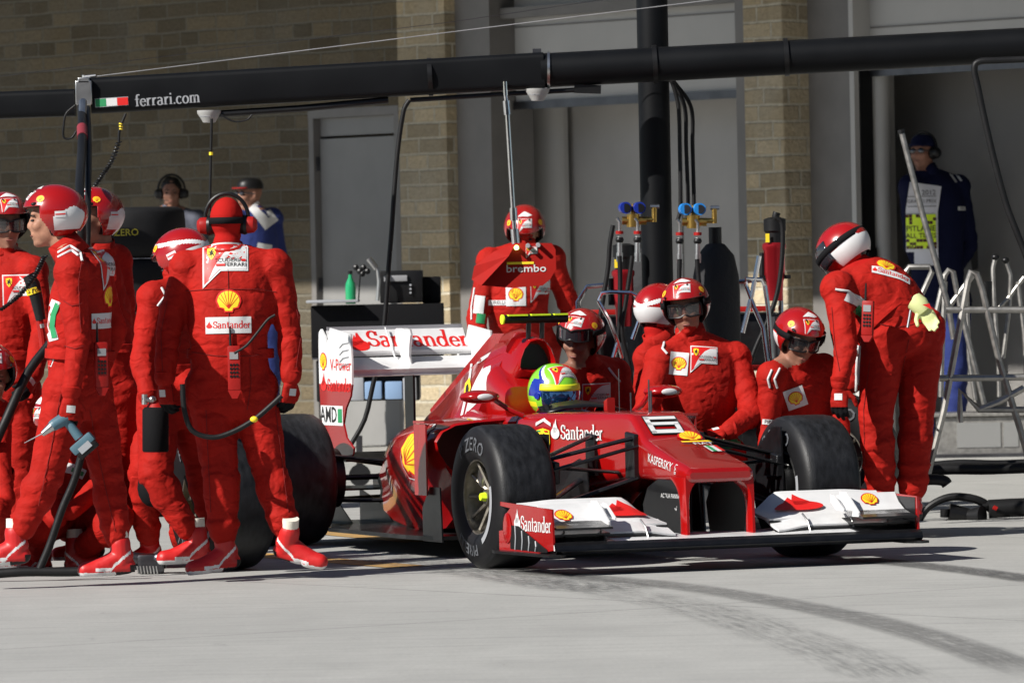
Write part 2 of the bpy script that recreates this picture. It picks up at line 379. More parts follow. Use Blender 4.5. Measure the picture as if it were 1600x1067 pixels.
def remesh(mb,voxel,smooth=4):
    me=bpy.data.meshes.new('r'); me.from_pydata([tuple(v) for v in mb.v],[],mb.f)
    bm=bmesh.new(); bm.from_mesh(me); bmesh.ops.recalc_face_normals(bm,faces=bm.faces[:]); bm.to_mesh(me); bm.free()
    o=bpy.data.objects.new('r',me); COL.objects.link(o)
    a=o.modifiers.new('a','REMESH'); a.mode='VOXEL'; a.voxel_size=voxel
    b=o.modifiers.new('b','SMOOTH'); b.factor=.6; b.iterations=smooth
    bpy.context.view_layer.update()
    m2=bpy.data.meshes.new_from_object(o.evaluated_get(bpy.context.evaluated_depsgraph_get()))
    bpy.data.objects.remove(o); bpy.data.meshes.remove(me); return m2
# ================================================================ SETTING
def node_mat(name):
    m=bpy.data.materials.new(name); m.use_nodes=True; n=m.node_tree
    return m,n,n.nodes['Principled BSDF'],n.links.new
def mathn(n,op,a,b=None,clamp=False):
    x=n.nodes.new('ShaderNodeMath'); x.operation=op; x.use_clamp=clamp
    for i,q in enumerate((a,b)):
        if q is None: continue
        if isinstance(q,(int,float)): x.inputs[i].default_value=q
        else: n.links.new(q,x.inputs[i])
    return x.outputs[0]
def mixc(n,f,a,b,mode='MIX'):
    x=n.nodes.new('ShaderNodeMix'); x.data_type='RGBA'; x.blend_type=mode
    for i,q in ((0,f),(6,a),(7,b)):
        if isinstance(q,(int,float)): x.inputs[i].default_value=q
        elif isinstance(q,tuple): x.inputs[i].default_value=(*q,1)
        else: n.links.new(q,x.inputs[i])
    return x.outputs[2]
def noisen(n,vec,scale,detail=5,rough=.5):
    t=n.nodes.new('ShaderNodeTexNoise'); t.inputs['Scale'].default_value=scale; t.inputs['Detail'].default_value=detail; t.inputs['Roughness'].default_value=rough
    n.links.new(vec,t.inputs[0]); return t.outputs[0]
def ramp(n,f,p0,p1,c0=(0,0,0),c1=(1,1,1)):
    r=n.nodes.new('ShaderNodeValToRGB'); r.color_ramp.elements[0].position=p0; r.color_ramp.elements[1].position=p1
    r.color_ramp.elements[0].color=(*c0,1); r.color_ramp.elements[1].color=(*c1,1); n.links.new(f,r.inputs[0]); return r.outputs[0]
def mapping(n,vec,scale=(1,1,1),rotz=0,loc=(0,0,0)):
    m=n.nodes.new('ShaderNodeMapping'); m.inputs['Scale'].default_value=scale; m.inputs['Rotation'].default_value=(0,0,rotz); m.inputs['Location'].default_value=loc
    n.links.new(vec,m.inputs[0]); return m.outputs[0]
# ground
m,n,b,L=node_mat('pit lane concrete'); tc=n.nodes.new('ShaderNodeTexCoord').outputs['Object']
big=noisen(n,tc,.35,5); med=noisen(n,mapping(n,tc,(1,.35,1),R(-53)),3,8,.65); fine=noisen(n,tc,55,4,.7)
c=mixc(n,ramp(n,big,.3,.7),(.385,.383,.365),(.445,.442,.42))
c=mixc(n,mathn(n,'MULTIPLY',ramp(n,med,.35,.75),.55),c,(.31,.31,.295))
c=mixc(n,mathn(n,'MULTIPLY',ramp(n,fine,.35,.7),.5),c,(.26,.26,.25))
scr=noisen(n,mapping(n,tc,(.5,9,1),R(8)),2.2,8,.7); c=mixc(n,mathn(n,'MULTIPLY',ramp(n,scr,.52,.70),.6),c,(.18,.18,.175))
scr2=noisen(n,mapping(n,tc,(.6,14,1),R(-14)),1.6,8,.75); c=mixc(n,mathn(n,'MULTIPLY',ramp(n,scr2,.54,.72),.55),c,(.15,.15,.148))
blot=noisen(n,mapping(n,tc,(1,1,1),0,(3,1,0)),.9,6,.6); c=mixc(n,mathn(n,'MULTIPLY',ramp(n,blot,.5,.75),.3),c,(.25,.25,.24))
spk=noisen(n,tc,16,9,.8); c=mixc(n,mathn(n,'MULTIPLY',ramp(n,spk,.60,.68),.5),c,(.12,.12,.12)); crk=noisen(n,mapping(n,tc,(1,.25,1),R(30)),5,9,.85); c=mixc(n,mathn(n,'MULTIPLY',ramp(n,crk,.61,.66),.35),c,(.14,.14,.14))
br=n.nodes.new('ShaderNodeTexBrick'); br.offset=0; br.inputs['Scale'].default_value=1; br.inputs['Brick Width'].default_value=4.6; br.inputs['Row Height'].default_value=4.6; br.inputs['Mortar Size'].default_value=.009; br.inputs['Mortar Smooth'].default_value=.3
L(mapping(n,tc,(1,1,1),R(53),(1.3,2.6,0)),br.inputs[0]); c=mixc(n,mathn(n,'MULTIPLY',br.outputs['Fac'],.7),c,(.12,.12,.115))
L(c,b.inputs['Base Color']); b.inputs['Roughness'].default_value=.75; b.inputs['Specular IOR Level'].default_value=.3
bp=n.nodes.new('ShaderNodeBump'); bp.inputs['Strength'].default_value=.5; bp.inputs['Distance'].default_value=.003; L(fine,bp.inputs['Height']); L(bp.outputs[0],b.inputs['Normal'])
M_ground=m
g=MB(); g.add([(-300,-60,0),(300,-60,0),(300,400,0),(-300,400,0)],[(0,1,2,3)]); o=build('ground',g,M_ground,smooth=False); o['kind']='structure'
# rubber marks and painted lines on the ground
def flatmark(name,path,width,col,thr,z,scale=(1,1,1),op=.9,dens=14,label=None):
    m,n,b,L=node_mat(name); tc=n.nodes.new('ShaderNodeTexCoord'); uv=mapping(n,tc.outputs['UV'],(13,26,1))
    ns=noisen(n,uv,1.0,8,.75); n2=noisen(n,tc.outputs['Object'],dens,8,.8)
    f=ramp(n,mathn(n,'ADD',mathn(n,'MULTIPLY',ns,.55),mathn(n,'MULTIPLY',n2,.45)),thr,thr+.1)
    sp=n.nodes.new('ShaderNodeSeparateXYZ'); L(tc.outputs['UV'],sp.inputs[0]); y=sp.outputs[1]
    e=mathn(n,'MULTIPLY',mathn(n,'MULTIPLY',y,mathn(n,'SUBTRACT',1.0,y)),5.5,True); x=sp.outputs[0]
    e2=mathn(n,'MULTIPLY',mathn(n,'MULTIPLY',x,mathn(n,'SUBTRACT',1.0,x)),12,True)
    L(mathn(n,'MULTIPLY',mathn(n,'MULTIPLY',mathn(n,'MULTIPLY',f,e),e2),op),b.inputs['Alpha']); b.inputs['Base Color'].default_value=(*col,1); b.inputs['Roughness'].default_value=.7
    pts=bez([V((p.x,p.y,z)) for p in path],40); vs=[];fs=[];uvs=[]
    for i,p in enumerate(pts):
        d=(pts[min(i+1,len(pts)-1)]-pts[max(0,i-1)]).normalized(); q=V((-d.y,d.x,0))*width/2; vs+=[p+q,p-q]
        if i<len(pts)-1: fs.append((2*i,2*i+1,2*i+3,2*i+2))
    mb=MB().add(vs,fs); o=build(name,mb,m,smooth=False); uvl=o.data.uv_layers.new(name='uv')
    for poly_ in o.data.polygons:
        for li in poly_.loop_indices:
            vi=o.data.loops[li].vertex_index; uvl.data[li].uv=((vi//2)/(len(pts)-1),vi%2)
    o['kind']='structure'; return o
flatmark('tyre_marks',[G(760,890),G(900,900),G(1060,916),G(1200,938),G(1350,968),G(1500,1010),G(1640,1062)],.26,(.07,.07,.07),.41,.004,op=.40)
flatmark('tyre_marks',[G(780,902),G(950,925),G(1080,950),G(1200,985),G(1330,1030),G(1420,1070)],.38,(.10,.10,.10),.47,.006,op=.38)
flatmark('tyre_marks',[G(1250,868),G(1400,880),G(1520,893),G(1660,912)],.26,(.08,.08,.08),.42,.005,op=.75)
flatmark('tyre_marks',[G(560,868),G(700,885),G(850,905),G(980,925)],.6,(.10,.10,.10),.46,.007,op=.6)
flatmark('tyre_marks',[G(-40,962),G(300,950),G(600,940),G(900,952)],.16,(.12,.12,.12),.56,.0045,op=.5)
M_yline=mat('worn yellow road paint',(.45,.24,.05),.7,var=.25,vscale=18,dirt=(.30,.22,.12))
def strip(name,a,b_,w_,m,z=.003):
    d=(b_-a).normalized(); q=V((-d.y,d.x,0))*w_/2; up=V((0,0,z))
    a=V((a.x,a.y,0)); b_=V((b_.x,b_.y,0)); o=build(name,MB().add([a+q+up,a-q+up,b_-q+up,b_+q+up],[(0,1,2,3)]),m,smooth=False); o['kind']='structure'; return o
strip('road_marking',G(440,823),G(680,846),.35,M_yline); strip('road_marking',G(390,866),G(640,886),.22,M_yline)
strip('road_marking',G(1150,852),G(1260,846),.35,M_yline)
strip('road_marking',G(-60,800),G(60,806),.3,M_yline)
# building (local x runs along the facade to the right and nearer, local y goes into the building)
WR=math.atan2(-.8,.6); bl=thing('pit_building','stone faced pit garage building with grey roller doors and deep roof','building',(-1.2,48.7,0),WR)
def stone_mat(name,k):
    m,n,b,L=node_mat(name); tc=n.nodes.new('ShaderNodeTexCoord').outputs['Object']
    sp=n.nodes.new('ShaderNodeSeparateXYZ'); L(tc,sp.inputs[0]); cb=n.nodes.new('ShaderNodeCombineXYZ')
    wob=noisen(n,tc,2.5,3); L(mathn(n,'ADD',mathn(n,'ADD',sp.outputs[0],sp.outputs[1]),0),cb.inputs[0]); L(mathn(n,'ADD',sp.outputs[2],mathn(n,'MULTIPLY',wob,.03)),cb.inputs[1])
    br=n.nodes.new('ShaderNodeTexBrick'); br.offset=.37; br.squash=.62; br.squash_frequency=3; br.inputs['Scale'].default_value=1; br.inputs['Brick Width'].default_value=.43; br.inputs['Row Height'].default_value=.119
    br.inputs['Mortar Size'].default_value=.012; br.inputs['Mortar Smooth'].default_value=.35; br.inputs['Bias'].default_value=0
    br.inputs['Color1'].default_value=(.31*k,.245*k,.15*k,1); br.inputs['Color2'].default_value=(.14*k,.11*k,.066*k,1); br.inputs['Mortar'].default_value=(.29*k,.265*k,.205*k,1)
    L(cb.outputs[0],br.inputs[0]); big=noisen(n,tc,1.3,5); f=noisen(n,tc,26,6,.7)
    c=mixc(n,mathn(n,'MULTIPLY',ramp(n,big,.35,.7),.5),br.outputs['Color'],(.27*k,.25*k,.205*k)); c=mixc(n,mathn(n,'MULTIPLY',ramp(n,f,.35,.7),.4),c,(.09*k,.075*k,.052*k))
    L(c,b.inputs['Base Color']); b.inputs['Roughness'].default_value=.9; b.inputs['Specular IOR Level'].default_value=.2
    h=mathn(n,'ADD',mathn(n,'MULTIPLY',br.outputs['Fac'],-1),mathn(n,'MULTIPLY',f,.8)); bp=n.nodes.new('ShaderNodeBump'); bp.inputs['Strength'].default_value=.9; bp.inputs['Distance'].default_value=.05; L(h,bp.inputs['Height']); L(bp.outputs[0],b.inputs['Normal'])
    return m
M_stone=stone_mat('limestone blocks',.74); M_stone_lit=stone_mat('sunlit limestone blocks',2.3)  # lighter copy: sunlight on pilaster and wall by the door painted into stone
M_panel=mat('grey roller panel',(.40,.385,.365),.55,var=.08,vscale=2,bump=.06,bscale=60,spec=.3)
M_panel2=mat('pale grey panel',(.44,.43,.41),.5,var=.06,vscale=2)
M_frame=mat('grey metal frame',(.17,.16,.15),.5,var=.1,vscale=5)
M_door=mat('grey steel door',(.225,.222,.215),.45,var=.07,vscale=3,spec=.4)
M_conc=mat('precast concrete',(.30,.29,.27),.8,var=.1,vscale=4,bump=.2,bscale=30)
def B(x0,x1,y0,y1,z0,z1): return ((x0+x1)/2,(y0+y1)/2,(z0+z1)/2),(x1-x0,y1-y0,z1-z0)
def bbox(mb,*a,mi=0): c,s=B(*a); return mb.box(c,s,mi=mi)
wl=MB(); bbox(wl,-34,-.62,0,.5,0,5.6); bbox(wl,-.62,.60,0,.5,2.60,5.6); bbox(wl,-.62,.60,.2,.5,0,2.6)
build('wall',wl,M_stone,bl,smooth=False,world=False)
w2=MB(); bbox(w2,.601,1.22,0,.5,0,3.95); build('wall',w2,M_stone_lit,bl,smooth=False,world=False)
w2=MB(); bbox(w2,.601,.72,.001,.5,3.951,5.6); build('wall',w2,M_stone,bl,smooth=False,world=False)
pl=MB(); bbox(pl,4.86,5.30,-.02,.30,0,3.62); build('pilaster',pl,M_stone_lit,bl,smooth=False,world=False,bevel=.012)
for a_ in ((1.221,1.66,.10,.5,0,3.47),(4.6,4.859,.12,.5,0,3.4),(5.301,5.80,.22,.5,0,3.62)): pl=MB(); bbox(pl,*a_); build('jamb',pl,M_frame,bl,smooth=False,world=False)
hd=MB(); bbox(hd,.72,16,-.10,.5,3.62,3.95); build('lintel',hd,M_conc,bl,smooth=False,world=False,bevel=.01)
up=MB(); bbox(up,.721,16,.02,.5,3.953,5.6); build('upper_wall',up,M_stone,bl,smooth=False,world=False)
cn=MB(); bbox(cn,-40,26,-6.3,.6,6.0,6.3); bbox(cn,-40,26,.5,7,5.6,6.0)
build('roof',cn,M_conc,bl,smooth=False,world=False)
# door
dr=MB(); bbox(dr,-.55,.53,.06,.11,0,2.40); d_=build('door',dr,M_door,bl,smooth=False,world=False,bevel=.004)
tr=MB(); bbox(tr,-.55,.53,.07,.12,2.42,2.56); build('transom_panel',tr,M_door,bl,smooth=False,world=False)
fr_=MB(); bbox(fr_,-.618,-.553,.0,.14,0,2.62); bbox(fr_,.533,.598,0,.14,0,2.62); bbox(fr_,-.618,.598,-.003,.14,2.562,2.63); build('door_frame',fr_,M_frame,bl,smooth=False,world=False)
hg=MB(); 
for z in (.3,1.2,2.15): bbox(hg,-.575,-.545,.02,.058,z,z+.11)
build('hinge',hg,M_dkmetal,bl,smooth=False,world=False)
hh=MB(); hh.cyl((.42,-.02,1.05),(.42,.06,1.05),.012); hh.cyl((.42,-.02,1.05),(.32,-.02,1.05),.011); build('door_handle',hh,M_metal,d_,world=False)
# garage openings: raised sectional door above, flat grey hoarding with rounded ends below
def garage(x0,x1,htop,dz,colx,colw):
    g_=MB(); bbox(g_,x0,x1,.34,.40,dz,htop); 
    k=int((htop-dz)/.3)
    pd=build('garage_door',g_,M_panel2,bl,smooth=False,world=False)
    e=MB(); bbox(e,x0,x1,.31,.338,dz-.06,dz); build('bottom_rail',e,M_dkmetal,pd,smooth=False,world=False)
    e=MB(); bbox(e,x0,x1,.20,.30,htop-.20,htop-.12); bbox(e,x0,x1,.12,.19,htop-.02,htop+.08); build('door_track',e,M_frame,bl,smooth=False,world=False)
    h=MB(); bbox(h,x0-1.6,x1+3,.9,.95,0,dz+.1); pt_=build('partition',h,M_panel,bl,smooth=False,world=False)
    for q in range(1,int((x1-x0)/1.0)+1):
        h=MB(); bbox(h,x0+q*1.0+.3,x0+q*1.0+.312,.893,.8995,0,dz); build('panel_joint',h,M_frame,pt_,smooth=False,world=False)
    for q in range(1,3):
        h=MB(); bbox(h,x0+.01,x1-.01,.333,.3395,dz+q*.28,dz+q*.28+.012); build('panel_joint',h,M_frame,pd,smooth=False,world=False)
    h=MB(); pts=[(colx-colw/2+colw*(1-math.cos(R(a)))/2, YC-.18*math.sin(R(a))) for a in range(0,181,12)]
    h.add([V((p[0],p[1],z)) for p in pts for z in (0,dz-.03)],[(2*i,2*i+1,2*i+3,2*i+2) for i in range(len(pts)-1)]); bbox(h,colx-colw/2,colx+colw/2,YC,YC+.04,0,dz-.03)
    build('rounded_column',h,M_panel2,bl,world=False,angle=60)
YC=.80
garage(1.662,4.6,3.45,2.62,1.16,.98)
garage(5.85,16,3.45,2.72,5.42,.18)
sl_=MB(); bbox(sl_,5.802,5.85,.18,.5,0,3.5); build('door_rail',sl_,M_panel2,bl,smooth=False,world=False)
sl_=MB(); bbox(sl_,5.8505,5.862,.225,.34,0,2.9); build('door_rail',sl_,M_black,bl,smooth=False,world=False)
sl_=MB(); sl_.tube([(5.855,.42,0),(5.855,.42,2.9)],.062,20); build('door_guide',sl_,M_panel2,bl,world=False)
sl_=MB(); bbox(sl_,5.865,5.89,.24,.33,1.15,1.45); build('switch_box',sl_,M_black,bl,smooth=False,world=False)
bk=MB(); bbox(bk,1.2,22,6,6.2,0,5.6); bbox(bk,1.2,22,.5,6,3.96,4.1); build('garage_back_wall',bk,M_frame,bl,smooth=False,world=False)

# the grandstand and wall, unseen, added to shade low sky and fill reflections
gs=thing('unseen_stand','tall dark concrete grandstand added out of view to block low sky','unseen_stand',(0,-34,0))
M_gs=mat('dark grandstand concrete',(.06,.06,.065),.8)
e=MB()
for k in range(12): e.box((0,-33.5-k*1.2,.6+k*.55),(150,1.2,1.2+k*1.1))
build('tiers',e,M_gs,gs); e=MB(); e.box((0,-50,9),(150,.6,18)); build('rear_wall',e,M_gs,gs); e=MB(); e.box((0,-42,18.2),(150,17,.4)); build('roof',e,M_gs,gs)
e=MB(); e.box((0,-7,.55),(150,.25,1.1)); o=build('added_pit_wall',e,M_conc); tag(o,'long low concrete wall added out of view for reflections and sky shading','wall')  # out of view, added along with the stand for its reflection
# ================================================================ THE CAR  (local x forward, y to its left, z up, origin under the front axle)
CA=R(22); FD=V((math.sin(CA),-math.cos(CA),0)); LD=V((math.cos(CA),math.sin(CA),0)); CO=V((.655,28.885,0))
car=thing('racing_car','red open-wheel racing car with white wings and number 6 stopped in the pit lane','racing car',CO,math.atan2(FD.y,FD.x))
def cbuild(name,mb,mats,parent=car,**k): return build(name,mb,mats,parent,world=False,**k)
def cw(x,y,z): return CO+FD*x+LD*y+V((0,0,z))
def carray(px,py,c,ax='y'):   # point on the car plane y=c (or x=c) seen at a pixel, in car coordinates
    r=ray(px,py); o=CP-CO; a=LD if ax=='y' else FD; t=(c-o.dot(a))/r.dot(a); p=o+r*t; return V((p.dot(FD),p.dot(LD),p.z))
def rrect(x,hw,zt,zb,r=.05,rb=None,n=4,hwb=None,yc=0,crown=0):   # rounded rectangle section across the car
    rb=r if rb is None else rb; hwb=hw if hwb is None else hwb; pts=[]
    for (cx,cz,a0,rr) in ((yc+hw-r,zt-r,0,r),(yc-hw+r,zt-r,90,r),(yc-hwb+rb,zb+rb,180,rb),(yc+hwb-rb,zb+rb,270,rb)):
        for k in range(n+1):
            a=R(a0+90*k/n); pts.append(V((x,cx+rr*math.cos(a),cz+rr*math.sin(a))))
        if a0==0 and crown: pts.append(V((x,yc,zt+crown)))
    return pts
# --- monocoque and nose
secs=[rrect(.735,.15,.435,.405,.014),rrect(.725,.165,.452,.392,.028),rrect(.68,.172,.468,.385,.035),rrect(.55,.170,.495,.385,.035),rrect(.38,.167,.535,.385,.035,.03),rrect(.24,.163,.57,.385,.03,.04),
 rrect(.205,.160,.585,.385,.028,.04),rrect(.16,.155,.615,.385,.028,.04),rrect(.06,.148,.678,.38,.028,.05),rrect(.03,.150,.690,.38,.028,.05),rrect(-.02,.158,.693,.378,.03,.06),rrect(-.3,.20,.694,.35,.04,.07),rrect(-.62,.255,.690,.30,.05,.1),rrect(-.85,.29,.684,.22,.05,.12),rrect(-.98,.30,.675,.16,.05,.12)]
tub=MB().loft(secs); tub_o=cbuild('nose_and_tub',tub,M_paint,angle=30)
# cockpit sides behind (open top)
def U(x,hw,zt,zb,inn): 
    p=[V((x,-hw+.02,zt-.005)),V((x,-hw,zt-.03)),V((x,-hw-.0,zb+.1)),V((x,-hw+.1,zb)),V((x,hw-.1,zb)),V((x,hw,zb+.1)),V((x,hw,zt-.03)),V((x,hw-.02,zt-.005)),V((x,hw-.045,zt)),V((x,hw-inn,zt-.02)),V((x,hw-inn-.01,zt-.3)),V((x,-hw+inn+.01,zt-.3)),V((x,-hw+inn,zt-.02)),V((x,-hw+.045,zt))]; return p
ck=MB().loft([U(-.98,.30,.675,.16,.07),U(-1.15,.305,.665,.14,.07),U(-1.4,.31,.67,.13,.06),U(-1.62,.3,.69,.13,.06)]); cbuild('cockpit_surround',ck,M_paint)
hr=MB(); hr.loft([rrect(-1.36,.20,.80,.64,.05),rrect(-1.46,.21,.84,.6,.06),rrect(-1.6,.2,.9,.6,.08)]); cbuild('headrest',hr,M_paint)
ws=MB(); ws.loft([[V((-.95+.0*k,y,.69+h)) for (y,h) in ((-.2,0),(-.12,.035),(0,.05),(.12,.035),(.2,0))] for k in (0,)]+[[V((-.80,y*1.0,.69+h*.4)) for (y,h) in ((-.2,0),(-.12,.035),(0,.05),(.12,.035),(.2,0))]],closed=False,cap=False); cbuild('windscreen',ws,M_carbon,solid=.004)
stw=MB(); stw.tube([(-1.0,.14*math.cos(a),.60+.075*math.sin(a)) for a in [2*math.pi*k/20 for k in range(21)]],.016); stw.box((-.99,0,.60),(.03,.18,.1),bev=.01); cbuild('steering_wheel',stw,M_black)
# --- airbox, engine cover, fin
def esec(x,hw,zt,zb,hwb,n=18,yc=0,e=.8):
    pts=[]
    for k in range(n+1):
        a=math.pi*k/n; c=math.cos(a); s_=math.sin(a); pts.append(V((x,yc+math.copysign(abs(c)**e,c)*(hwb+(hw-hwb)*s_),zb+(zt-zb)*s_**1.0)))
    return pts
def airsec(x,hw,zt,zb,k=.35): # rounded triangle like the intake
    pts=[]
    P_=[(-hw,zb+(zt-zb)*.16),(-hw*.9,zb+.01),(-hw*.4,zb),(hw*.4,zb),(hw*.9,zb+.01),(hw,zb+(zt-zb)*.16),(hw*.94,zb+(zt-zb)*.4),(hw*.72,zb+(zt-zb)*.72),(hw*.38,zb+(zt-zb)*.95),(0,zt),(-hw*.38,zb+(zt-zb)*.95),(-hw*.72,zb+(zt-zb)*.72),(-hw*.94,zb+(zt-zb)*.4)]
    return [V((x,a,b)) for a,b in P_]
ab=MB(); ab.loft([airsec(-1.475,.078,1.005,.885),airsec(-1.43,.086,1.016,.876),airsec(-1.418,.094,1.024,.868),airsec(-1.43,.103,1.033,.858),airsec(-1.5,.12,1.04,.80),airsec(-1.62,.15,1.04,.72),airsec(-1.8,.175,1.02,.65)],cap=False)
cbuild('airbox',ab,M_paint,angle=60)
ai=MB(); ai.loft([airsec(-1.475,.0785,1.0055,.8845),airsec(-1.7,.06,.98,.9)],cap=True); cbuild('air_intake',ai,M_black)
ec=MB(); ec.loft([esec(-1.60,.125,1.035,.55,.30),esec(-1.8,.12,1.025,.55,.33,e=.9),esec(-2.0,.105,.975,.50,.33),esec(-2.3,.085,.87,.42,.28),esec(-2.6,.065,.745,.36,.22),esec(-2.9,.05,.63,.3,.16),esec(-3.15,.04,.50,.26,.10)]); ec_o=cbuild('engine_cover',ec,M_paint,angle=60)
fn=MB(); fn.prism([(-1.62,.98),(-1.70,1.052),(-1.98,1.052),(-2.06,1.02),(-2.86,.665),(-2.84,.64),(-2.2,.66)],(1,0,0),(0,0,1),(0,.006,0),(0,-1,0),.012); fin_o=cbuild('shark_fin',fn,M_paint)
ro=MB(); ro.loft([airsec(-1.56,.11,1.06,.95),airsec(-1.62,.08,1.075,.98),airsec(-1.80,.05,1.055,.99)]); cbuild('roll_hoop_scoop',ro,M_paint)
# camera pod (T)
tcm=MB(); tcm.tube([(-1.44,-.165,1.125),(-1.44,.165,1.125)],.022,16); t_o=cbuild('camera_pod',tcm,M_black)
e=MB(); e.tube([(-1.44,-.168,1.125),(-1.44,-.176,1.125)],.0235,16); e.box((-1.425,-.10,1.144),(.03,.10,.008)); e.box((-1.425,.02,1.144),(.03,.10,.008)); e.box((-1.425,.125,1.144),(.03,.07,.008)); cbuild('fluorescent_cap',e,M_fluo,t_o)
for y in (-.035,.035):
    e=MB(); e.loft([rrect(-1.44,.0,1,1,0)]) if 0 else e.cyl((-1.45,y,1.03),(-1.44,y,1.11),.012); cbuild('camera_strut',e,M_carbon,t_o)
# --- sidepods
def pod(sgn):
    def sec(x,yo,zt,zb,yi=.1,und=.35,top=.75):
        h=zt-zb; w_=yo-yi
        P_=[(yi,zb),(yi,zt),(yi+w_*.35,zt+.004),(yi+w_*.62,zt-.004),(yi+w_*.82,zt-h*.05),(yi+w_*.94,zt-h*.14),(yo,zt-h*.28),(yo-.01,zt-h*.42),(yo-w_*.09,zt-h*.6),(yo-w_*.2*und/.35,zt-h*.78),(yo-w_*.30*und/.35,zt-h*.93),(yo-w_*.33*und/.35,zb)]
        return [V((x,sgn*a,b)) for a,b in P_]
    S=[sec(-1.14,.655,.655,.30),sec(-1.25,.68,.66,.22),sec(-1.42,.69,.66,.13),sec(-1.7,.66,.645,.10),sec(-2.0,.585,.61,.10),sec(-2.3,.475,.55,.11,und=.3),sec(-2.55,.39,.485,.13,und=.2),sec(-2.8,.31,.42,.17,und=.1)]
    o=cbuild('sidepod',MB().loft(S,cap=False),M_paint,angle=50)
    lip=MB(); a=S[0]; cx=V((0,0,0)); 
    ii=[p for p in sec(-1.145,.64,.635,.33,yi=.32)]; jj=[p for p in sec(-1.5,.6,.6,.38,yi=.34)]
    lip.loft([[p+V((.0,0,0)) for p in a],[V((-1.128,p.y,p.z)) for p in sec(-1.128,.648,.645,.31)],ii,jj],cap=False); n0=len(lip.f); lip.add(jj,[tuple(range(len(jj)))]); 
    cbuild('intake',lip,[M_paint],o)
    rd=MB(); rd.add([V((-1.35,sgn*y,z)) for y,z in ((.32,.34),(.62,.34),(.62,.63),(.32,.63))],[(0,1,2,3)]); cbuild('radiator',rd,M_black,o)
    ex=MB(); ex.loft([sec(-2.79,.312,.422,.168,und=.1),sec(-2.98,.25,.36,.19,und=.1),sec(-3.05,.22,.33,.21,und=.1)]); cbuild('rear_outlet',ex,M_black,o)
    # vertical turning vane in front of the pod, and its red foot
    v=MB(); v.loft([[V((-1.13+a,sgn*(.70+b),z)) for a,b in ((0,-.004),(-.15,-.0),(-.15,.006),(0,.004))] for z in (.30,.45,.64)]); v.box((-1.2,sgn*.66,.648),(.15,.10,.012)); cbuild('pod_vane',v,M_paint,o)
    return o
podR=pod(-1); podL=pod(1)
# bargeboards and floor
fl=MB(); fl.prism([(-.62,0),(-.75,-.25),(-1.05,-.30),(-1.12,-.68),(-1.4,-.71),(-2.5,-.70),(-2.75,-.52),(-3.3,-.48),(-3.3,.48),(-2.75,.52),(-2.5,.70),(-1.4,.71),(-1.12,.68),(-1.05,.30),(-.75,.25)],(1,0,0),(0,1,0),(0,0,.085),(0,0,1),.02)
cbuild('floor',fl,M_carbon,smooth=False)
for s_ in (-1,1):
    bb=MB(); bb.prism([(-.55,.12),(-.6,.36),(-.75,.40),(-1.0,.33),(-1.12,.25),(-1.12,.1)],(1,-.12*-s_*-1,0),(0,0,1),(0,s_*.40,0),(0,1,0),.008); cbuild('bargeboard',bb,M_carbon,smooth=False)
    bb=MB(); bb.prism([(-1.0,.08),(-1.02,.34),(-1.15,.34),(-1.25,.24),(-1.25,.08)],(1,0,0),(0,0,1),(0,s_*.68,0),(0,1,0),.008); cbuild('floor_vane',bb,M_carbon,smooth=False)
    sp=MB(); sp.prism([(.0,.0),(.0,.38),(-.1,.4),(-.5,.3),(-.7,.0)],(1,0,0),(0,0,1),(-.2,s_*.26,.08),(0,1,0),.006) ; cbuild('keel_vane',sp,M_carbon,smooth=False)
df=MB()
for y in (-.42,-.2,0,.2,.42): df.prism([(-2.9,.1),(-3.38,.1),(-3.38,.26),(-3.1,.2)],(1,0,0),(0,0,1),(0,y,0),(0,1,0),.006)
df.box((-3.2,0,.27),(.4,.95,.01)); cbuild('diffuser',df,M_carbon,smooth=False)
gb=MB(); gb.loft([rrect(-2.7,.12,.42,.15,.05),rrect(-3.1,.08,.38,.2,.04),rrect(-3.5,.05,.34,.24,.03),rrect(-3.62,.035,.32,.25,.02)]); cbuild('crash_structure',gb,M_carbon)
sb=MB(); sb.box((-2.55,.18,.66),(.02,.0,.0)) if 0 else sb.loft([rrect(-2.62,.085,.70,.50,.02,yc=.12),rrect(-2.55,.09,.71,.49,.02,yc=.12)]); cbuild('signal_box',sb,M_black)
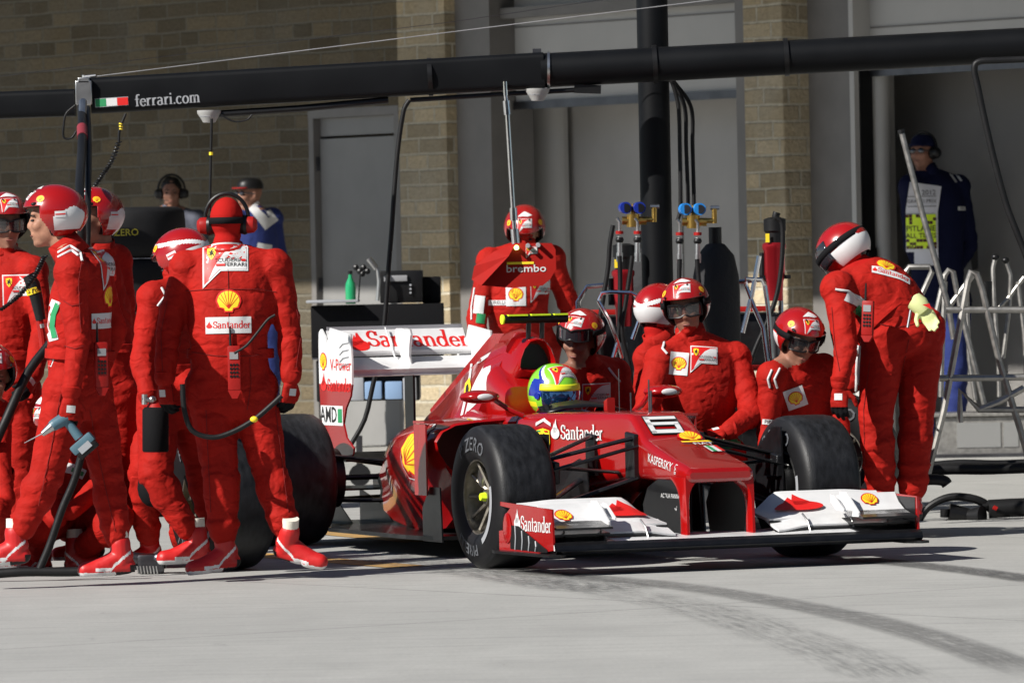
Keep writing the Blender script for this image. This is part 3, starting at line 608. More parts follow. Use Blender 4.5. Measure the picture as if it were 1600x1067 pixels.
# --- wheels
def tyre_text(mb,word,rad,y,size,a0,sgn,mats,mi):
    t=text(word,size,off=.012,space=1.08); vs=[]
    for p in t[0]:
        a=a0-p.x/rad; rr=rad+p.y; vs.append(V((rr*math.cos(a)*1.0*sgn*-1*-1,y,rr*math.sin(a))))
    mb.add(vs,t[1],mi)
def wheel(x,y,w_,d,sgn,front):
    r=d/2; h=w_/2; o_=MB(); tr=h*.80
    prof=[(.172,-h*.86),(.20,-h*.97),(r-.085,-h*1.0),(r-.045,-h*.97),(r-.018,-h*.88),(r-.006,-h*.78),(r-.001,-h*.6),(r,-h*.3),(r,h*.3),(r-.001,h*.6),(r-.006,h*.78),(r-.018,h*.88),(r-.045,h*.97),(r-.085,h),(.20,h*.97),(.172,h*.86)]
    c=(x,y,r); wo=cbuild('wheel',MB().lathe((x,y,r),(0,1,0),[(.166,-h*.84),(.174,-h*.86),(.17,-h*.7),(.155,-h*.3),(.155,h*.3),(.17,h*.7),(.174,h*.86),(.166,h*.84)],56),M_rim,angle=40)
    cbuild('tyre',MB().lathe(c,(0,1,0),prof,72,mis=[1]*4+[0]*7+[1]*4),[M_rubber,M_rubber2],wo,angle=40)
    if front or True:
        yo=y+sgn*h*.86; sp=MB()
        sp.cyl((x,yo-sgn*.11,r),(x,yo-sgn*.04,r),.05,.035,n=18)
        for k in range(10):
            a=2*math.pi*k/10; d1=V((math.cos(a),0,math.sin(a))); d2=V((math.cos(a+.16),0,math.sin(a+.16))); q=V((x,yo-sgn*.07,r)); q2=V((x,yo-sgn*.03,r))
            sp.tube([q+d1*.04,(q+q2)/2+d1*.10,q2+d1*.160],[.012,.009,.009],6)
        sp.lathe((x,yo-sgn*.008,r),(0,1,0),[(.168,-.006),(.178,-.006),(.178,.006),(.168,.006)],48,closed=True)
        cbuild('rim',sp,M_rim,wo,angle=40)
        cbuild('brake_disc',MB().cyl((x,yo-sgn*.15,r),(x,yo-sgn*.135,r),.145,n=40),M_dkmetal,wo)
        nt_=MB().cyl((x,yo-sgn*.05,r),(x,yo-sgn*.015,r),.024,.017,n=6); cbuild('wheel_nut',nt_,M_fluo,wo)
        cl=MB().box((x-.07,yo-sgn*.06,r+.085),(.07,.04,.07),Matrix.Rotation(.5,3,'Y'),bev=.012); cbuild('brake_caliper',cl,M_metal,wo)
    ys=y-h*1.0; k_=0
    for word,a0,sz in (('P ZERO',R(92),.085),('PIRELLI',R(255),.07)):
        t=text(word,sz,off=.012,space=1.1); lt=MB(); vs=[]
        for p in t[0]:
            a=a0-p.x/(r-.085); rr=(r-.088)+p.y; vs.append(V((x+rr*math.cos(a),ys-.004+max(0,rr-(r-.075))**1.25*.6,r+rr*math.sin(a))))
        lt.add(vs,t[1]); cbuild('sidewall_print',lt,M_tprint,wo,smooth=False)
    bd=MB(); bd.add([V((x+rr*math.cos(a),ys-.003,r+rr*math.sin(a))) for a in [R(q) for q in range(-62,16,4)] for rr in (r-.118,r-.092)],[(2*i,2*i+1,2*i+3,2*i+2) for i in range(19)]); cbuild('sidewall_stripe',bd,M_silverp,wo,smooth=False)
    if sgn>0: cbuild('rim_ring',MB().lathe((x,y-h*.86+.004,r),(0,1,0),[(.160,-.006),(.178,-.006),(.178,.006),(.160,.006)],48,closed=True),M_metal,wo)
    return wo
W1=wheel(0,-.765,.30,.66,-1,True); W2=wheel(0,.765,.30,.66,1,True); W3=wheel(-3.05,-.725,.37,.66,-1,False); W4=wheel(-3.05,.725,.37,.66,1,False)
# brake duct plates and suspension
for s_ in (-1,1):
    bd=MB(); bd.prism([(.09,.34),(.11,.02),(.06,-.17),(-.1,-.2),(-.2,-.05),(-.2,.22),(0,.34)],(1,0,0),(0,0,1),(.02,s_*.585,.27),(0,1,0),.008); cbuild('brake_duct_plate',bd,M_carbon)
    bd=MB().cyl((0,s_*.60,.33),(0,s_*.72,.33),.14,n=24); cbuild('brake_duct',bd,M_black)
    bd=MB(); bd.prism([(.12,.0),(.12,.10),(-.05,.12),(-.05,.0)],(1,0,0),(0,0,1),(0,s_*.56,.38),(0,1,0),.03); cbuild('duct_scoop',bd,M_carbon,bevel=.006)
    bd=MB().cyl((-3.05,s_*.45,.33),(-3.05,s_*.6,.33),.15,n=24); cbuild('brake_duct',bd,M_black)
def arm(a,b,wd,th,name='wishbone'):
    a=V(a);b=V(b); d=(b-a).normalized(); x=V((1,0,0)); x=(x-d*x.dot(d)).normalized(); z=d.cross(x); secs=[]
    for t in (0,1):
        p=a+(b-a)*t; secs.append([p+x*math.cos(q)*wd/2+z*math.sin(q)*th/2 for q in [2*math.pi*k/10 for k in range(10)]])
    return cbuild(name,MB().loft(secs),M_carbon)
for s_ in (-1,1):
    arm((.13,s_*.15,.585),(.0,s_*.62,.475),.055,.02); arm((-.30,s_*.19,.585),(-.0,s_*.62,.475),.05,.018)
    arm((.15,s_*.15,.545),(.10,s_*.62,.43),.035,.018,'steering_arm'); arm((.14,s_*.155,.40),(.02,s_*.62,.245),.06,.02); arm((-.35,s_*.2,.40),(.02,s_*.62,.25),.055,.02)
    arm((-.06,s_*.17,.42),(.04,s_*.60,.46),.04,.018,'pull_rod')
    c_=MB(); c_.loft([rrect(.16,.012,.60,.39,.01,yc=s_*.165),rrect(.06,.012,.61,.385,.01,yc=s_*.168)]); cbuild('suspension_shroud',c_,M_carbon)
    c_=MB(); c_.loft([rrect(-.24,.012,.59,.40,.01,yc=s_*.195),rrect(-.33,.012,.60,.40,.01,yc=s_*.203)]); cbuild('suspension_shroud',c_,M_carbon)
    arm((-2.75,s_*.15,.40),(-3.0,s_*.56,.45),.06,.02); arm((-3.25,s_*.1,.38),(-3.08,s_*.56,.45),.05,.02); arm((-2.7,s_*.18,.22),(-3.0,s_*.56,.22),.07,.022); arm((-3.3,s_*.1,.22),(-3.1,s_*.56,.22),.06,.02); arm((-3.05,s_*.08,.33),(-3.05,s_*.56,.33),.05,.03,'drive_shaft')
# mirrors, antennas
for s_ in (-1,1):
    mr=MB(); mr.loft([[V((-1.02+xx,s_*.475+yy*.095*k,.765+zz*.033*k)) for yy,zz in [(math.cos(q),math.sin(q)) for q in [2*math.pi*j/14 for j in range(14)]]] for xx,k in ((0,1),(.05,.96),(.085,.7),(.1,.3))])
    mo=cbuild('mirror',mr,M_paint); st=MB().tube([(-1.0,s_*.40,.75),(-.95,s_*.34,.70),(-.93,s_*.28,.67)],.012); cbuild('mirror_stalk',st,M_paint,mo)
    wd=MB(); wd.ell((-.925,s_*.475,.765),(.010,.042,.016)); cbuild('mirror_patch',wd,M_white,mo)
for (x,y,h,r_) in ((-.42,.0,.20,.0025),(-.33,.02,.09,.004),(-.16,.05,.10,.005),(-.02,-.02,.155,.004)):
    cbuild('antenna',MB().tube([(x,y,.69),(x,y,.69+h)],r_,6),M_dkmetal)
for x,y in ((.28,.30),(.3,.36)): pass
rf=MB(); rf.loft([rrect(-.52,.02,.755,.69,.008,yc=.0),rrect(-.58,.012,.74,.69,.006,yc=.0)]); cbuild('camera_housing',rf,M_redplas)
# --- front wing
fw=thing  # (the wing is part of the car)
def wing_strip(name,prof,ys,mats,parent=car,th=.012,**k):
    """prof(y)->(list of (x,z)) upper surface from leading edge back; built with thickness"""
    mb=MB(); secs=[]
    for y in ys:
        u=prof(y); m_=len(u); top=[V((x,y,z)) for x,z in u]; bot=[V((x,y,z-th*(.25+.75*math.sin(math.pi*min(1,(i+.6)/m_))))) for i,(x,z) in enumerate(u)][::-1]
        secs.append(top+bot)
    mb.loft(secs); return cbuild(name,mb,mats,parent,angle=40,**k)
def lerp(a,b,t): return a+(b-a)*t
def ss(a,b,x): t=max(0,min(1,(x-a)/(b-a))); return t*t*(3-2*t)
ysf=[-.9+1.8*i/48 for i in range(49)]
def main_prof(y):
    a=abs(y); le=.93-.0*a; z0=.118+.02*ss(.25,.5,a)*0; out=ss(.22,.42,a)
    ch=lerp(.34,.30,out); rise=lerp(.012,.035,out)
    return [(le+.012,z0+.012),(le-.01,z0+.026),(le-ch*.25,z0+.032+rise*.15),(le-ch*.6,z0+.03+rise*.5),(le-ch,z0+.03+rise)]
mw=wing_strip('front_wing_main_plane',main_prof,ysf,M_white,th=.03)
bl_=MB()
for i in range(len(ysf)-1): pass
def lip_prof(y): return [(.930,.151),(.953,.139),(.960,.120),(.94,.103),(.80,.095),(.60,.096)]
wing_strip('front_wing_underside',lip_prof,ysf,M_carbon,th=.006)
for s_ in (-1,1):
    ys=[s_*(.255+(.895-.255)*i/20) for i in range(21)]
    def f1(y):
        a=abs(y); t=ss(.25,.42,a); z=lerp(.165,.185,t); return [(.80,z),(.74,z+.018),(.66,z+.045),(.60,z+.062)]
    wing_strip('front_wing_flap',f1,ys,M_white,th=.014); wing_strip('flap_leading_edge',lambda y:[(x+.012,z-.013) for x,z in f1(y)[:3]],ys,M_carbon,th=.012)
    def f2(y):
        a=abs(y); t=(a-.255)/.64; up=ss(.0,.22,t); x0=.70; z=.212+.0*t
        h_=lerp(.028,.115,up)*(1-.10*ss(.7,1,t)); return [(x0,z),(x0-.07,z+h_*.30),(x0-.15,z+h_*.68),(x0-.22,z+h_)]
    wing_strip('front_wing_flap',f2,ys,M_white,th=.014); wing_strip('flap_leading_edge',lambda y:[(x+.014,z-.014) for x,z in f2(y)[:3]],ys,M_carbon,th=.014)
    ys2=[s_*(.60+(.885-.60)*i/8) for i in range(9)]
    for dz,dx in ((.0,.0),(.035,-.07)):
        wing_strip('front_wing_winglet',lambda y:[(.93+dx,.150+dz),(.86+dx,.158+dz),(.80+dx,.172+dz)],ys2,M_carbon,th=.012)
    # stacked winglet over the flap with its end plate
    y0,y1=s_*.615,s_*.885
    cas=wing_strip('cascade_winglet',lambda y:[(.86,.225),(.80,.240),(.74,.272),(.70,.315)],[lerp(y0,y1,i/6) for i in range(7)],M_white,th=.012)
    c_=MB(); c_.prism([(.89,.215),(.89,.235),(.76,.325),(.69,.325),(.69,.27),(.78,.215)],(1,0,0),(0,0,1),(0,y0-s_*.004,0),(0,s_,0),.008); cbuild('winglet_fence',c_,M_white,cas)
    c_=MB(); c_.prism([(.84,.24),(.84,.25),(.74,.31),(.70,.315),(.70,.28),(.76,.245)],(1,0,0),(0,0,1),(0,s_*.56,0),(0,s_,0),.006); c2=cbuild('cascade_winglet',c_,M_white)
    wing_strip('winglet_blade',lambda y:[(.83,.245),(.78,.255),(.73,.285),(.70,.31)],[s_*.565,s_*.59,s_*.612],M_white,c2,th=.01)
    c_=MB(); c_.prism([(.93,.215),(.86,.225),(.80,.24),(.80,.23),(.86,.213),(.93,.205)],(1,0,0),(0,0,1),(0,y0,0),(0,s_,0),.27); cbuild('winglet_slat',c_,M_carbon,cas)
    for yy in (.40,.62,.80):
        c_=MB().tube([(.83,s_*yy,.150),(.80,s_*yy,.20),(.74,s_*yy,.232)],.005,6); cbuild('flap_support',c_,M_metal)
    # end plate
    c_=MB(); pts=[(.925,.118),(.915,.300),(.30,.318),(.30,.300),(.42,.292),(.36,.26),(.33,.19),(.28,.185),(.28,.10),(.40,.094),(.75,.10)]
    hole=None
    c_.prism(pts,(1,0,0),(0,0,1),(0,s_*.893,0),(0,s_,0),.009); ep=cbuild('wing_end_plate',c_,M_paint if s_<0 else M_paint,smooth=False)
    if s_<0:
        c_=MB(); c_.prism([(.42,.11),(.42,.215),(.52,.215),(.86,.118),(.86,.105)],(1,0,0),(0,0,1),(0,s_*.904,0),(0,s_,0),.001); cbuild('end_plate_opening',c_,M_black,ep,smooth=False)
        for xx in (.48,.56,.64,.72):
            h_=.205-(xx-.52)*.26; c_=MB().tube([(xx,s_*.906,.108),(xx+.015,s_*.908,lerp(.108,h_,.5)),(xx+.005,s_*.906,h_)],.004,6); cbuild('turning_vane',c_,M_silverp,ep)
        c_=MB(); c_.ell((.385,s_*.905,.20),(.05,.006,.07)); cbuild('vane_bulge',c_,M_paint,ep)
    else:
        c_=MB(); c_.prism([(.90,.12),(.90,.295),(.42,.30),(.42,.12)],(1,0,0),(0,0,1),(0,s_*.8905,0),(0,s_,0),.002); cbuild('inner_face',c_,M_carbon,ep,smooth=False)
    c_=MB(); c_.prism([(.97,.0),(.95,.05),(.35,.07),(.27,.05),(.27,-.02),(.9,-.05)],(1,0,0),(0,s_,0),(0,s_*.885,.088),(0,0,1),.012); cbuild('foot_plate',c_,M_carbon,ep,smooth=False)
    # nose pylon: slim red leading edge and a black blade behind it
    py=MB(); secs=[]
    for k in range(19):
        t=k/18; z=lerp(.135,.412,t); inn=.150-.075*t**8; xf_=.735-.012*t; xb=.672-.12*t**6
        secs.append([V((xf_-.012,s_*.174,z)),V((xf_,s_*.168,z)),V((xf_,s_*(inn+.006),z)),V((xf_-.012,s_*inn,z)),V((xb,s_*inn,z)),V((xb,s_*.174,z))])
    py.loft(secs); po=cbuild('nose_pylon',py,M_paint)
    pb=MB(); pb.prism([(.67,.13),(.67,.40),(.40,.40),(.28,.36),(.22,.28),(.26,.13)],(1,0,0),(0,0,1),(0,s_*.158-.008,0),(0,1,0),.016); cbuild('pylon_blade',pb,M_carbon,po,smooth=False,bevel=.004)
    # fillet between the pylon and the nose
# --- rear wing
rw_y=.375
def rw_main(y): return [(-3.02,.855),(-3.0,.872),(-3.06,.882),(-3.14,.895),(-3.24,.93)]
def rw_flap(y): return [(-3.235,.945),(-3.235,.962),(-3.27,.985),(-3.31,1.02),(-3.35,1.07)]
ysr=[-rw_y+2*rw_y*i/12 for i in range(13)]
rwm=wing_strip('rear_wing_main_plane',rw_main,ysr,M_white,th=.035)
rwf=wing_strip('rear_wing_flap',rw_flap,ysr,M_white,th=.014)
gl=MB(); gl.box((-3.352,0,1.078),(.004,.74,.022)); cbuild('gurney_strip',gl,M_silverp,rwf)
pv=MB(); pv.loft([[V((x,q*.018+.0,z)) for x,q in ((xa,-.2),(xa-.02,-1),(xb,-1),(xb,1),(xa-.02,1),(xa,.2))] for xa,xb,z in ((-3.12,-3.2,.88),(-3.15,-3.22,.93),(-3.14,-3.27,.98),(-3.12,-3.30,1.04),(-3.14,-3.30,1.068),(-3.18,-3.28,1.075))]); cbuild('flap_actuator_pod',pv,M_white,rwf)
for y in (-.06,): cbuild('wing_fin',MB().tube([(-3.0,y-.0,.865),(-3.08,y,.885),(-3.20,y,.93),(-3.33,y,1.08)],.004,6),M_white,rwm)
for s_ in (-1,1):
    ep=MB(); out=[(-2.97,1.055),(-3.20,1.078),(-3.27,1.085),(-3.30,1.03),(-3.32,1.0),(-3.34,1.04),(-3.40,1.08),(-3.44,1.06),(-3.44,.80),(-2.965,.80),(-2.96,.90)]
    ep.prism([(p[0],p[1]) for p in out],(1,0,0),(0,0,1),(0,s_*rw_y,0),(0,s_,0),.01); eo=cbuild('rear_end_plate',ep,M_white,smooth=False)
    e2=MB(); e2.prism([(-2.965,.80),(-3.44,.80),(-3.43,.70),(-3.40,.50),(-3.34,.42),(-3.02,.42),(-2.97,.45),(-2.96,.48),(-3.06,.53),(-3.10,.60),(-3.06,.68),(-2.99,.74)],(1,0,0),(0,0,1),(0,s_*rw_y,0),(0,s_,0),.01); cbuild('lower_end_plate',e2,M_paint,eo,smooth=False)
    for k in range(4): cbuild('louvre',MB().tube([(-3.0,s_*(rw_y+.011),1.01-.035*k),(-3.08,s_*(rw_y+.012),1.005-.036*k),(-3.13,s_*(rw_y+.011),.985-.036*k)],.0035,5),M_silverp,eo)
bw=wing_strip('beam_wing',lambda y:[(-3.1,.42),(-3.18,.425),(-3.3,.45)],ysr,M_carbon,th=.02)
cbuild('wing_pylon',MB().box((-3.15,0,.62),(.12,.012,.44)),M_carbon)
# --- car artwork
bv=bvh_of([tub_o,podR,ec_o,fin_o]+[o for o in COL.objects if o.name.split('.')[0] in('front_wing_flap','cascade_winglet','wing_end_plate','rear_wing_flap','rear_end_plate','lower_end_plate','pylon_blade','airbox','cockpit_surround','headrest','winglet_blade','rear_wing_main_plane')])
sideN=-LD; fwd=FD
def cdec(name,ly,px,py,**k):
    k['maxlen']=.022; k.setdefault('off',.006); k.setdefault('step',.0015); return decal(name,ly,px,py,car,bv,**k)
def lab(m,txt,size,**k): return [(m,text(txt,size,**k))]
six=join(rect(.19,.018,.0,.045),rect(.03,.11,-.08,0),rect(.19,.022,0,-.043),rect(.19,.018,0,.008),rect(.03,.05,.08,-.018))
sixo=join(rect(.202,.030,.0,.045),rect(.042,.122,-.08,0),rect(.202,.034,0,-.043),rect(.202,.03,0,.008),rect(.042,.062,.08,-.018))
cdec('number_six',[(M_blkprint,xf(sixo,1.25,sx=.84)),(M_white,xf(six,1.25,sx=.84))],1036,665,n=(FD+V((0,0,1.2))),up=(0,0,1),maxlen=.05)
cdec('shield_print',[(M_white,xf(poly([(-.36,.5),(0,.62),(.36,.5),(.36,.58),(0,.70),(-.36,.58)]),.19)),]+L_shield(.17),851,697,n=sideN,maxlen=.05)
cdec('sponsor_print',[(M_white,join(xf(serif_text('Santander',.098),1,.02,0),xf(flame(.075),1,-.21,.01)))],907,677,n=sideN,maxlen=.05)
cdec('sponsor_print',[(M_white,join(text('KASPERSKY',.056,off=.004),xf(text('LAB',.028),1,.182,-.0,rot=-1.57)))],1031,723,rot=R(-8),n=sideN,off=.002,step=.0006,maxlen=.05)
cdec('nose_print',L_scallop(.12)+[(M_yellow,xf(rect(.2,.02),1,.02,-.085)),(M_white,xf(text('FIAT',.05,off=.01),1,.01,-.13))],1078,684,n=(FD*.3+V((0,0,1))),up=-FD,maxlen=.05)
cdec('tricolour_print',[(M_white,rect(.075,.10)),(M_green,xf(rect(.02,.10),1,-.02,0)),(M_red2,xf(rect(.02,.10),1,.02,0))],1117,702,n=(FD*.5+V((0,0,1))),up=-FD,maxlen=.03)
cdec('sponsor_print',[(M_white,text('acer',.13,off=.015))],594,702,n=(sideN-FD*.15),maxlen=.05)
cdec('scallop_print',[(M_white,xf(poly([(-.48,.5),(.0,.8),(.42,.5),(.42,-.3),(.1,-.62),(-.3,-.45)]),.25))]+[(M_paint,xf(poly([(-.48,.5),(.0,.8),(.42,.5),(.42,-.3),(.1,-.62),(-.3,-.45)]),.235))]+L_scallop(.24),640,710,n=(sideN-FD*.05),rot=R(-50),maxlen=.05)
bvE=bvh_of([ec_o,fin_o])
px_poly('wedge_print',[(769,553),(766,590),(762,609),(748,628),(731,644),(727,648),(733,624),(738,607),(745,592),(755,574)],M_white,car,bvE)
px_poly('wedge_print',[(777,541),(768,550),(741,566),(739,573),(752,566),(780,545)],M_white,car,bvE)
px_poly('wedge_print',[(739,568),(735,600),(724,648),(720,650),(731,600),(736,568)],M_white,car,bvE)
px_poly('shield_print',[(728,600),(735,590),(737,605),(733,622),(729,628),(726,615)],M_yellow,car,bvE,off=.005)
px_poly('shield_print',[(730,604),(733,600),(734,608),(731,620),(729,612)],M_blkprint,car,bvE,off=.007)
bvF=bvh_of([o for o in COL.objects if o.name.split('.')[0]=='front_wing_flap'])
def fdec(px,py,s_): return decal('flap_print',[(M_red2,xf(flame(1),s_,0,0,sx=s_*2.1))],px,py,car,bvF,n=(FD*.5+V((0,0,1))),up=-FD,maxlen=.02,off=.012)
fdec(972,799,.115)
if 0: cdec('flap_print',[],0,0,n=(FD*.5+V((0,0,1))),up=-FD,maxlen=.03)
fdec(1246,790,.115)
cdec('flap_print',L_scallop(.085),880,806,n=(FD+V((0,0,.6))),maxlen=.03)
cdec('flap_print',L_scallop(.085),1358,781,n=(FD+V((0,0,.8))),maxlen=.03)
cdec('sponsor_print',[(M_white,join(xf(serif_text('Santander',.096),1,.035,0),xf(flame(.075),1,-.185,.012)))],833,820,n=sideN,off=.002,step=.0006,maxlen=.06)
cdec('sponsor_print',[(M_red2,join(serif_text('Santander',.148),xf(flame(.11),1,-.325,-.02)))],652,531,n=(FD+V((0,0,.4))),off=.002,step=.0006,maxlen=.06,rot=R(-1.5))
cdec('sponsor_print',[(M_red2,join(xf(serif_text('Santander',.092),1,.04,0),xf(flame(.075),1,-.185,.012)))],526,603,n=sideN,off=.002,step=.0006,maxlen=.06)
cdec('sponsor_print',[(M_red2,xf(text('V-Power',.085,off=.003),1,.06,0))]+[(m_,xf(q,1,-.19,.02)) for m_,q in L_scallop(.10)],526,571,n=sideN,off=.002,step=.0006,maxlen=.06)
cdec('sponsor_print',[(M_whitec,rect(.32,.10)),(M_blkprint,xf(text('AMD',.11,off=.02),1,-.045,0)),(M_green,xf(rect(.06,.07),1,.12,0))],519,649,n=sideN,off=.002,step=.0006,maxlen=.06)
cdec('sponsor_print',[(M_white,text('ACQUA PANNA',.03)),(M_white,xf(text('Peroni',.05,shear=.4),1,0,-.06))],1048,775,n=sideN,off=.002,step=.0006,maxlen=.05)
# ================================================================ PEOPLE
def fvec(yaw,pitch=0):   # yaw 0 looks at the camera, + turns to the picture's right
    y=R(yaw);p=R(pitch); return V((math.sin(y)*math.cos(p),-math.cos(y)*math.cos(p),math.sin(p)))
def basis(f,roll=0):
    f=f.normalized(); u=V((0,0,1))-f*f.z; u.normalize(); r=f.cross(u)
    if roll: q=Matrix.Rotation(R(roll),3,f); u=q@u; r=q@r
    return f,u,r
def ring(c,u,v,ru,rv,n=16): return [c+u*math.cos(2*math.pi*k/n)*ru+v*math.sin(2*math.pi*k/n)*rv for k in range(n)]
def head_prims(mb,C,f,u,r,face=True):
    M3=Matrix((f,r,u)).transposed()
    def E(a,b,c,rad): mb.ell(C+f*a+r*b+u*c,rad,M3,n=16)
    E(-.008,0,.030,(.098,.077,.098)); E(.022,0,-.040,(.070,.062,.072)); E(.050,0,-.088,(.034,.036,.026))
    E(.074,0,-.096,(.020,.022,.018))
    mb.cone(C+f*.086+u*.022,C+f*.106+u*-.020,.010,.0125); 
    for s in(-1,1): E(.098,s*.011,-.026,(.012,.009,.008)); E(.066,s*.038,-.018,(.030,.026,.026)); E(.078,s*.030,.036,(.020,.028,.009)); E(-.004,s*.080,-.008,(.018,.010,.032))
    E(.091,0,-.054,(.011,.024,.0075)); E(.088,0,-.068,(.012,.021,.0085))
def hand_mesh(W,d,pn,thumb,curl=45,k=1.0,spread=1.0):
    d=V(d).normalized(); pn=V(pn); pn=(pn-d*pn.dot(d)).normalized(); s=d.cross(pn)*thumb   # s points to the thumb side
    mb=MB(); mb.cone(W-d*.035*k,W+d*.01*k,.033*k,.030*k)
    mb.loft([ring(W+d*a*k,s,pn,b*k,c*k,12) for a,b,c in ((-.01,.028,.022),(.03,.040,.021),(.07,.044,.018),(.095,.040,.014))])
    for i,(o,L,rr) in enumerate(((.030,.070,.0105),(.010,.080,.011),(-.011,.074,.0105),(-.031,.058,.0095))):
        p=W+d*(.088-.006*abs(i-1.2))*k+s*o*k*spread; a=R(curl*.5)
        for j,l in enumerate((.46,.31,.23)):
            dd=d*math.cos(a)+pn*math.sin(a)+s*o*2.2*(1 if j==0 else .4)*spread; dd.normalize(); q=p+dd*L*l*k; mb.cone(p,q,rr*(1-.1*j)*k,rr*(.95-.1*j)*k,n=10); p=q; a+=R(curl*(.75 if j==0 else .6))
    p=W+d*.022*k+s*.034*k+pn*.008; a=s*.75+d*.75+pn*.3; a.normalize(); q=p+a*.042*k; mb.cone(p,q,.015*k,.0125*k,n=10); b=(a*.5+d*.8+pn*.5).normalized(); mb.cone(q,q+b*.034*k,.0125*k,.0105*k,n=10)
    return mb,pn,s
def tomesh(name,me,mats,parent,midx=None,smooth=True):
    inv=frame(parent).inverted(); me.transform(inv); me.name=name
    for m in mats: me.materials.append(m)
    if midx: me.polygons.foreach_set('material_index',midx)
    me.polygons.foreach_set('use_smooth',[smooth]*len(me.polygons))
    o=bpy.data.objects.new(name,me); COL.objects.link(o); o.parent=parent; FR[o.name]=frame(parent); return o
def glove(parent,W,d,pn,thumb,curl=45,bare=None,main=None,palm=None,k=1.08):
    mb,pn,s=hand_mesh(W,d,pn,thumb,curl,k); me=remesh(mb,.0052,2)
    if bare: return tomesh('hand',me,[bare],parent)
    idx=[1 if p.normal.dot(pn)>.35 or (p.center-W).dot(V(d).normalized())>.10 else 0 for p in me.polygons]
    o=tomesh('glove',me,[main or M_suit,palm or M_blackc],parent,idx)
    d=V(d).normalized(); c=MB(); c.tube([W-d*.05,W-d*.045,W-d*.02,W-d*.005],[.043,.047,.044,.036],14); build('glove_cuff',c,main or M_suit,o)
    c=MB(); ms=[]; project([(M_whitec,rect(.04,.032))],W+d*.05-pn*.0,s,d,-pn,bvh_of([o]),c,ms,maxlen=.02,off=.002,reach=.1)
    if c.f: build('glove_patch',c,ms,o)
    return o
def shoe(parent,A,t,pitch=0,bankside=0,sole_z=None):
    t=V(t); t.z=0; t.normalize(); up=V((0,0,1)); rgt=t.cross(up)
    if pitch: q=Matrix.Rotation(R(pitch),3,rgt); t=q@t; up=q@up
    if bankside: q=Matrix.Rotation(R(bankside),3,t); rgt=q@rgt; up=q@up
    def Q(a,b,c): return A+t*a+rgt*b+up*c
    mb=MB(); mb.cone(Q(-.005,0,.055),Q(-.01,0,-.02),.048,.046); mb.cone(Q(-.035,0,-.045),Q(.05,0,-.052),.038,.040); mb.cone(Q(.05,0,-.035),Q(.13,0,-.06),.042,.038)
    mb.cone(Q(.10,.0,-.058),Q(.150,0,-.060),.044,.038); mb.cone(Q(-.02,0,-.0),Q(.09,0,-.045),.045,.036)
    me=remesh(mb,.0052,3); M3=Matrix((t,rgt,up)); 
    for v in me.vertices:
        l=M3@(v.co-A)
        if l.z<-.088: l.z=-.088; v.co=A+t*l.x+rgt*l.y+up*l.z
    idx=[]
    for p in me.polygons:
        l=M3@(p.center-A); i=0
        if l.z<-.070: i=2 if l.x<.02 else 1
        elif l.x<-.045 and l.z<-.04: i=2
        elif abs(l.y)>.018 and abs(l.z-(-.060+.10*max(0,(.04-l.x)/.12)**.8 if l.x<.04 else -.060))<.0075 and l.x>-.05 and l.x<.11: i=1
        idx.append(i)
    o=tomesh('shoe',me,[M_redplas if 0 else M_shoe,M_white,M_black],parent,idx)
    s_=MB(); s_.tube([Q(-.005,0,.035),Q(-.004,0,.12)],[.041,.038],14); build('sock',s_,M_cream,o); return o
M_shoe=mat('red leather',(.50,.012,.012),.45,bump=.2,bscale=60,var=.1)
